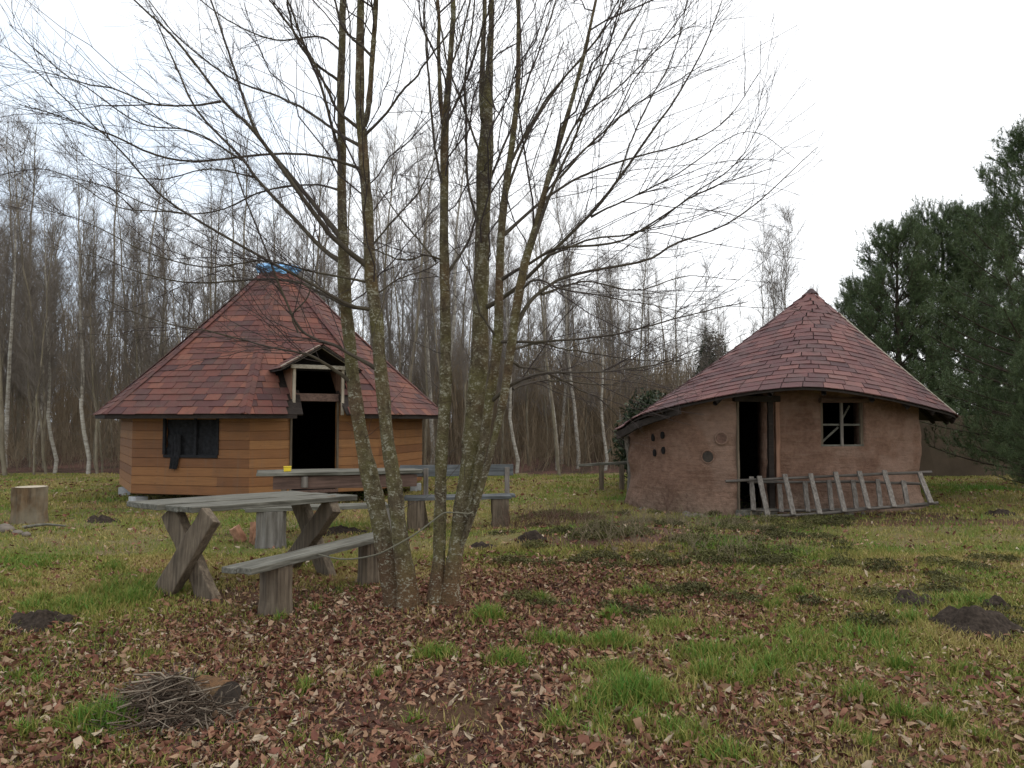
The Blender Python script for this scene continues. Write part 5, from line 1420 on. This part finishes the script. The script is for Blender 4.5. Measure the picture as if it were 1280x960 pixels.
# ------------------------------------------------------------------ pines
def pine_meshes(seed, H, spread, whorl=.36, low=.5):
    rng = np.random.default_rng(seed)
    k = 12; z = np.linspace(-.1, H, k)
    P_ = np.stack([np.cumsum(rng.normal(0, .03, k)), np.cumsum(rng.normal(0, .03, k)), z], axis=1)
    R_ = .02 + .016 * H * (1 - z / H * .98) ** 1.1
    R_ = np.clip(R_, .012, None)
    Bp, Br = [], []
    zz = low
    while zz < H - .15:
        f = zz / H
        L = spread * (1 - f) ** .75 * (.9 if f > .2 else .75 + f) + .28
        m = 6 if f < .8 else 5
        a0 = rng.uniform(0, 6.28)
        for i in range(m):
            a = a0 + i * 2 * PI / m + rng.normal(0, .2); l = L * rng.uniform(.7, 1.15)
            rise = .12 + .75 * f ** 1.5 + rng.normal(0, .08)
            t = np.linspace(0, 1, 7)
            c = np.interp(zz, z, P_[:, 0]), np.interp(zz, z, P_[:, 1])
            Bp.append(np.stack([c[0] + np.cos(a) * l * t, c[1] + np.sin(a) * l * t, zz + l * (rise * t + (.28 * t * t if f > .3 else .18 * t * t) - .12 * t * (1 - f))], axis=1))
            Br.append(.03 * (l / spread) ** .8 * np.linspace(1, .25, 7) + .004)
        zz += whorl * rng.uniform(.8, 1.2)
    Bp, Br = np.array(Bp), np.array(Br)
    s1, r1 = spawn(Bp, Br, 12, (.28, .80), 45, .008, 5, .25, 1.0, .5, .15, rng, .45)
    s2, r2 = spawn(s1, r1, 4, (.16, .36), 40, .005, 4, .25, 1.0, 1.0, .15, rng, .3)
    tipL = Bp[:, 4:, :]; 
    candle = np.array([[P_[-1] + np.array([0, 0, -.45 + .22 * q]) for q in range(4)]])
    sh = [s2, s1[:, 1:, :], catm4(tipL), candle]
    nv, nf = [], []
    for S_, per in zip(sh, (24, 26, 60, 110)):
        n_, kk, _ = S_.shape; idx = np.repeat(np.arange(n_), per); m = len(idx)
        t = rng.uniform(.1, 1, m) * (kk - 1); i = np.minimum(t.astype(int), kk - 2); f = (t - i)[:, None]
        p = S_[idx, i] * (1 - f) + S_[idx, i + 1] * f
        tan = S_[idx, i + 1] - S_[idx, i]; tan /= np.linalg.norm(tan, axis=1, keepdims=True) + 1e-9
        q = rng.normal(size=(m, 3)); q -= (q * tan).sum(1, keepdims=True) * tan; q /= np.linalg.norm(q, axis=1, keepdims=True) + 1e-9
        d = tan * .75 + q * .75; w = np.cross(d, rng.normal(size=(m, 3))); w /= np.linalg.norm(w, axis=1, keepdims=True) + 1e-9
        ln = rng.uniform(.06, .11, m)[:, None]
        nv.append(np.stack([p - w * .0055, p + w * .0055, p + d * ln], axis=1).reshape(-1, 3)); nf.append(np.arange(m * 3).reshape(-1, 3))
    N = merge(list(zip(nv, nf)))
    Wd = merge([tubes(Bp, Br, 5), tubes(s1, np.maximum(r1, .003), 3), tubes(s2, np.maximum(r2, .002), 3)])
    return tubes(P_[None], R_[None], 10), Wd, N
def catm4(T): return T
pp = []
for i, (H, sp) in enumerate(((8.0, 2.7), (6.4, 2.1))):
    T_, Wd, N = pine_meshes(300 + i, H, sp, .36, (.5, .9)[i])
    root = thing('pine_tree', 'x', 'pine')
    mesh_obj('trunk', *T_, M['pine_bark'], root, smooth=True); mesh_obj('branches', *Wd, M['pine_bark'], root)
    rt = np.random.default_rng(i).random(len(N[1])) * .7 + .3 * vnoise(N[0][::3, 0] * 2 + 7, N[0][::3, 2] * 2, 91)
    mesh_obj('needles', *N, M['needles'], root, fattr=rt)
    pp.append([root, kids(root), False])
for k, px, Yd, sc, lab in ((0, 1304, 16.5, .93, 'tall dark pine at the right edge, standing nearest'), (1, 1118, 24.5, 1.14, 'bushy pine rising just right of the cob hut roof'), (1, 1192, 25.5, 1.26, 'bushy pine between the tall pine and the cob hut'),
                           (0, 1236, 24.5, .98, 'pine behind the brown wall, left of the tall pine'), (1, 1072, 27.5, .95, 'small pine peeking out behind the cob hut roof'), (1, 1275, 18.6, .60, 'low pine in front of the brown wall, reaching to the ground'), (1, 1308, 13.6, .42, 'low young pine at the right edge below the tall pine')):
    pr = pp[k]
    if not pr[2]: o = pr[0]; pr[2] = True
    else: o = copy_tree(pr[0], pr[1])
    x = (px - 640) / F * Yd
    o.location = (x, Yd, gz(x, Yd)); o.scale = (sc, sc, sc); o.rotation_euler = (0, 0, rf.uniform(0, 6.28))
    tag(o, lab, 'pine', 'pines right of the cob hut')

# ------------------------------------------------------------------ light, sky, camera
w = bpy.data.worlds.new('World'); SC.world = w; w.use_nodes = True
nt = w.node_tree; bg = nt.nodes['Background']
SUN_EL, SUN_AZ = math.radians(48), math.radians(60)      # azimuth clockwise from +Y
sky = nt.nodes.new('ShaderNodeTexSky'); sky.sky_type = 'NISHITA'; sky.sun_disc = False
sky.sun_elevation = SUN_EL; sky.sun_rotation = SUN_AZ
tc = nt.nodes.new('ShaderNodeTexCoord'); nz = nt.nodes.new('ShaderNodeTexNoise'); nz.inputs['Scale'].default_value = 2.2; nz.inputs['Detail'].default_value = 5
mp = nt.nodes.new('ShaderNodeMapping'); mp.inputs['Scale'].default_value = (1, 1, 2.6); nt.links.new(tc.outputs['Generated'], mp.inputs['Vector']); nt.links.new(mp.outputs['Vector'], nz.inputs['Vector'])
sx = nt.nodes.new('ShaderNodeSeparateXYZ'); nt.links.new(tc.outputs['Generated'], sx.inputs[0])
# thinner, greyer cloud toward the west (left) and low, thick white cloud elsewhere
m1 = nt.nodes.new('ShaderNodeMath'); m1.operation = 'MULTIPLY_ADD'; nt.links.new(sx.outputs['X'], m1.inputs[0]); m1.inputs[1].default_value = .55; nt.links.new(nz.outputs['Fac'], m1.inputs[2])
m2 = nt.nodes.new('ShaderNodeMath'); m2.operation = 'MULTIPLY_ADD'; nt.links.new(sx.outputs['Z'], m2.inputs[0]); m2.inputs[1].default_value = .35; nt.links.new(m1.outputs[0], m2.inputs[2])
rp = nt.nodes.new('ShaderNodeValToRGB'); nt.links.new(m2.outputs[0], rp.inputs['Fac'])
e = rp.color_ramp.elements
e[0].position = .22; e[0].color = (.70, .79, .90, 1); e[1].position = .62; e[1].color = (1, 1, 1, 1)
sc_ = nt.nodes.new('ShaderNodeMix'); sc_.data_type = 'RGBA'; sc_.blend_type = 'MULTIPLY'; sc_.inputs[0].default_value = 1
nt.links.new(rp.outputs['Color'], sc_.inputs[6]); sc_.inputs[7].default_value = (10.6, 10.7, 10.8, 1)
mx = nt.nodes.new('ShaderNodeMix'); mx.data_type = 'RGBA'; mx.inputs[0].default_value = .9
nt.links.new(sky.outputs['Color'], mx.inputs[6]); nt.links.new(sc_.outputs[2], mx.inputs[7])
nt.links.new(mx.outputs[2], bg.inputs['Color']); bg.inputs['Strength'].default_value = .1

sl = bpy.data.lights.new('sun', 'SUN'); sl.energy = .5; sl.angle = math.radians(25); sl.color = (1, .97, .92)
so = bpy.data.objects.new('sun', sl); COL.objects.link(so)
sd = Vector((math.sin(SUN_AZ) * math.cos(SUN_EL), math.cos(SUN_AZ) * math.cos(SUN_EL), math.sin(SUN_EL)))
so.rotation_euler = sd.to_track_quat('Z', 'Y').to_euler()

cam = bpy.data.cameras.new('camera'); cam.sensor_width = 36; cam.lens = 36 * F / 1280; cam.clip_end = 2000; cam.clip_start = .05
co = bpy.data.objects.new('camera', cam); COL.objects.link(co); co.location = (0, 0, CZ); co.rotation_euler = (PI / 2 + PITCH, 0, 0)
SC.camera = co
vs = SC.view_settings; vs.view_transform = 'Standard'; vs.look = 'None'; vs.exposure = .48; vs.gamma = 1; vs.use_curve_mapping = False
SC.cycles.use_denoising = True
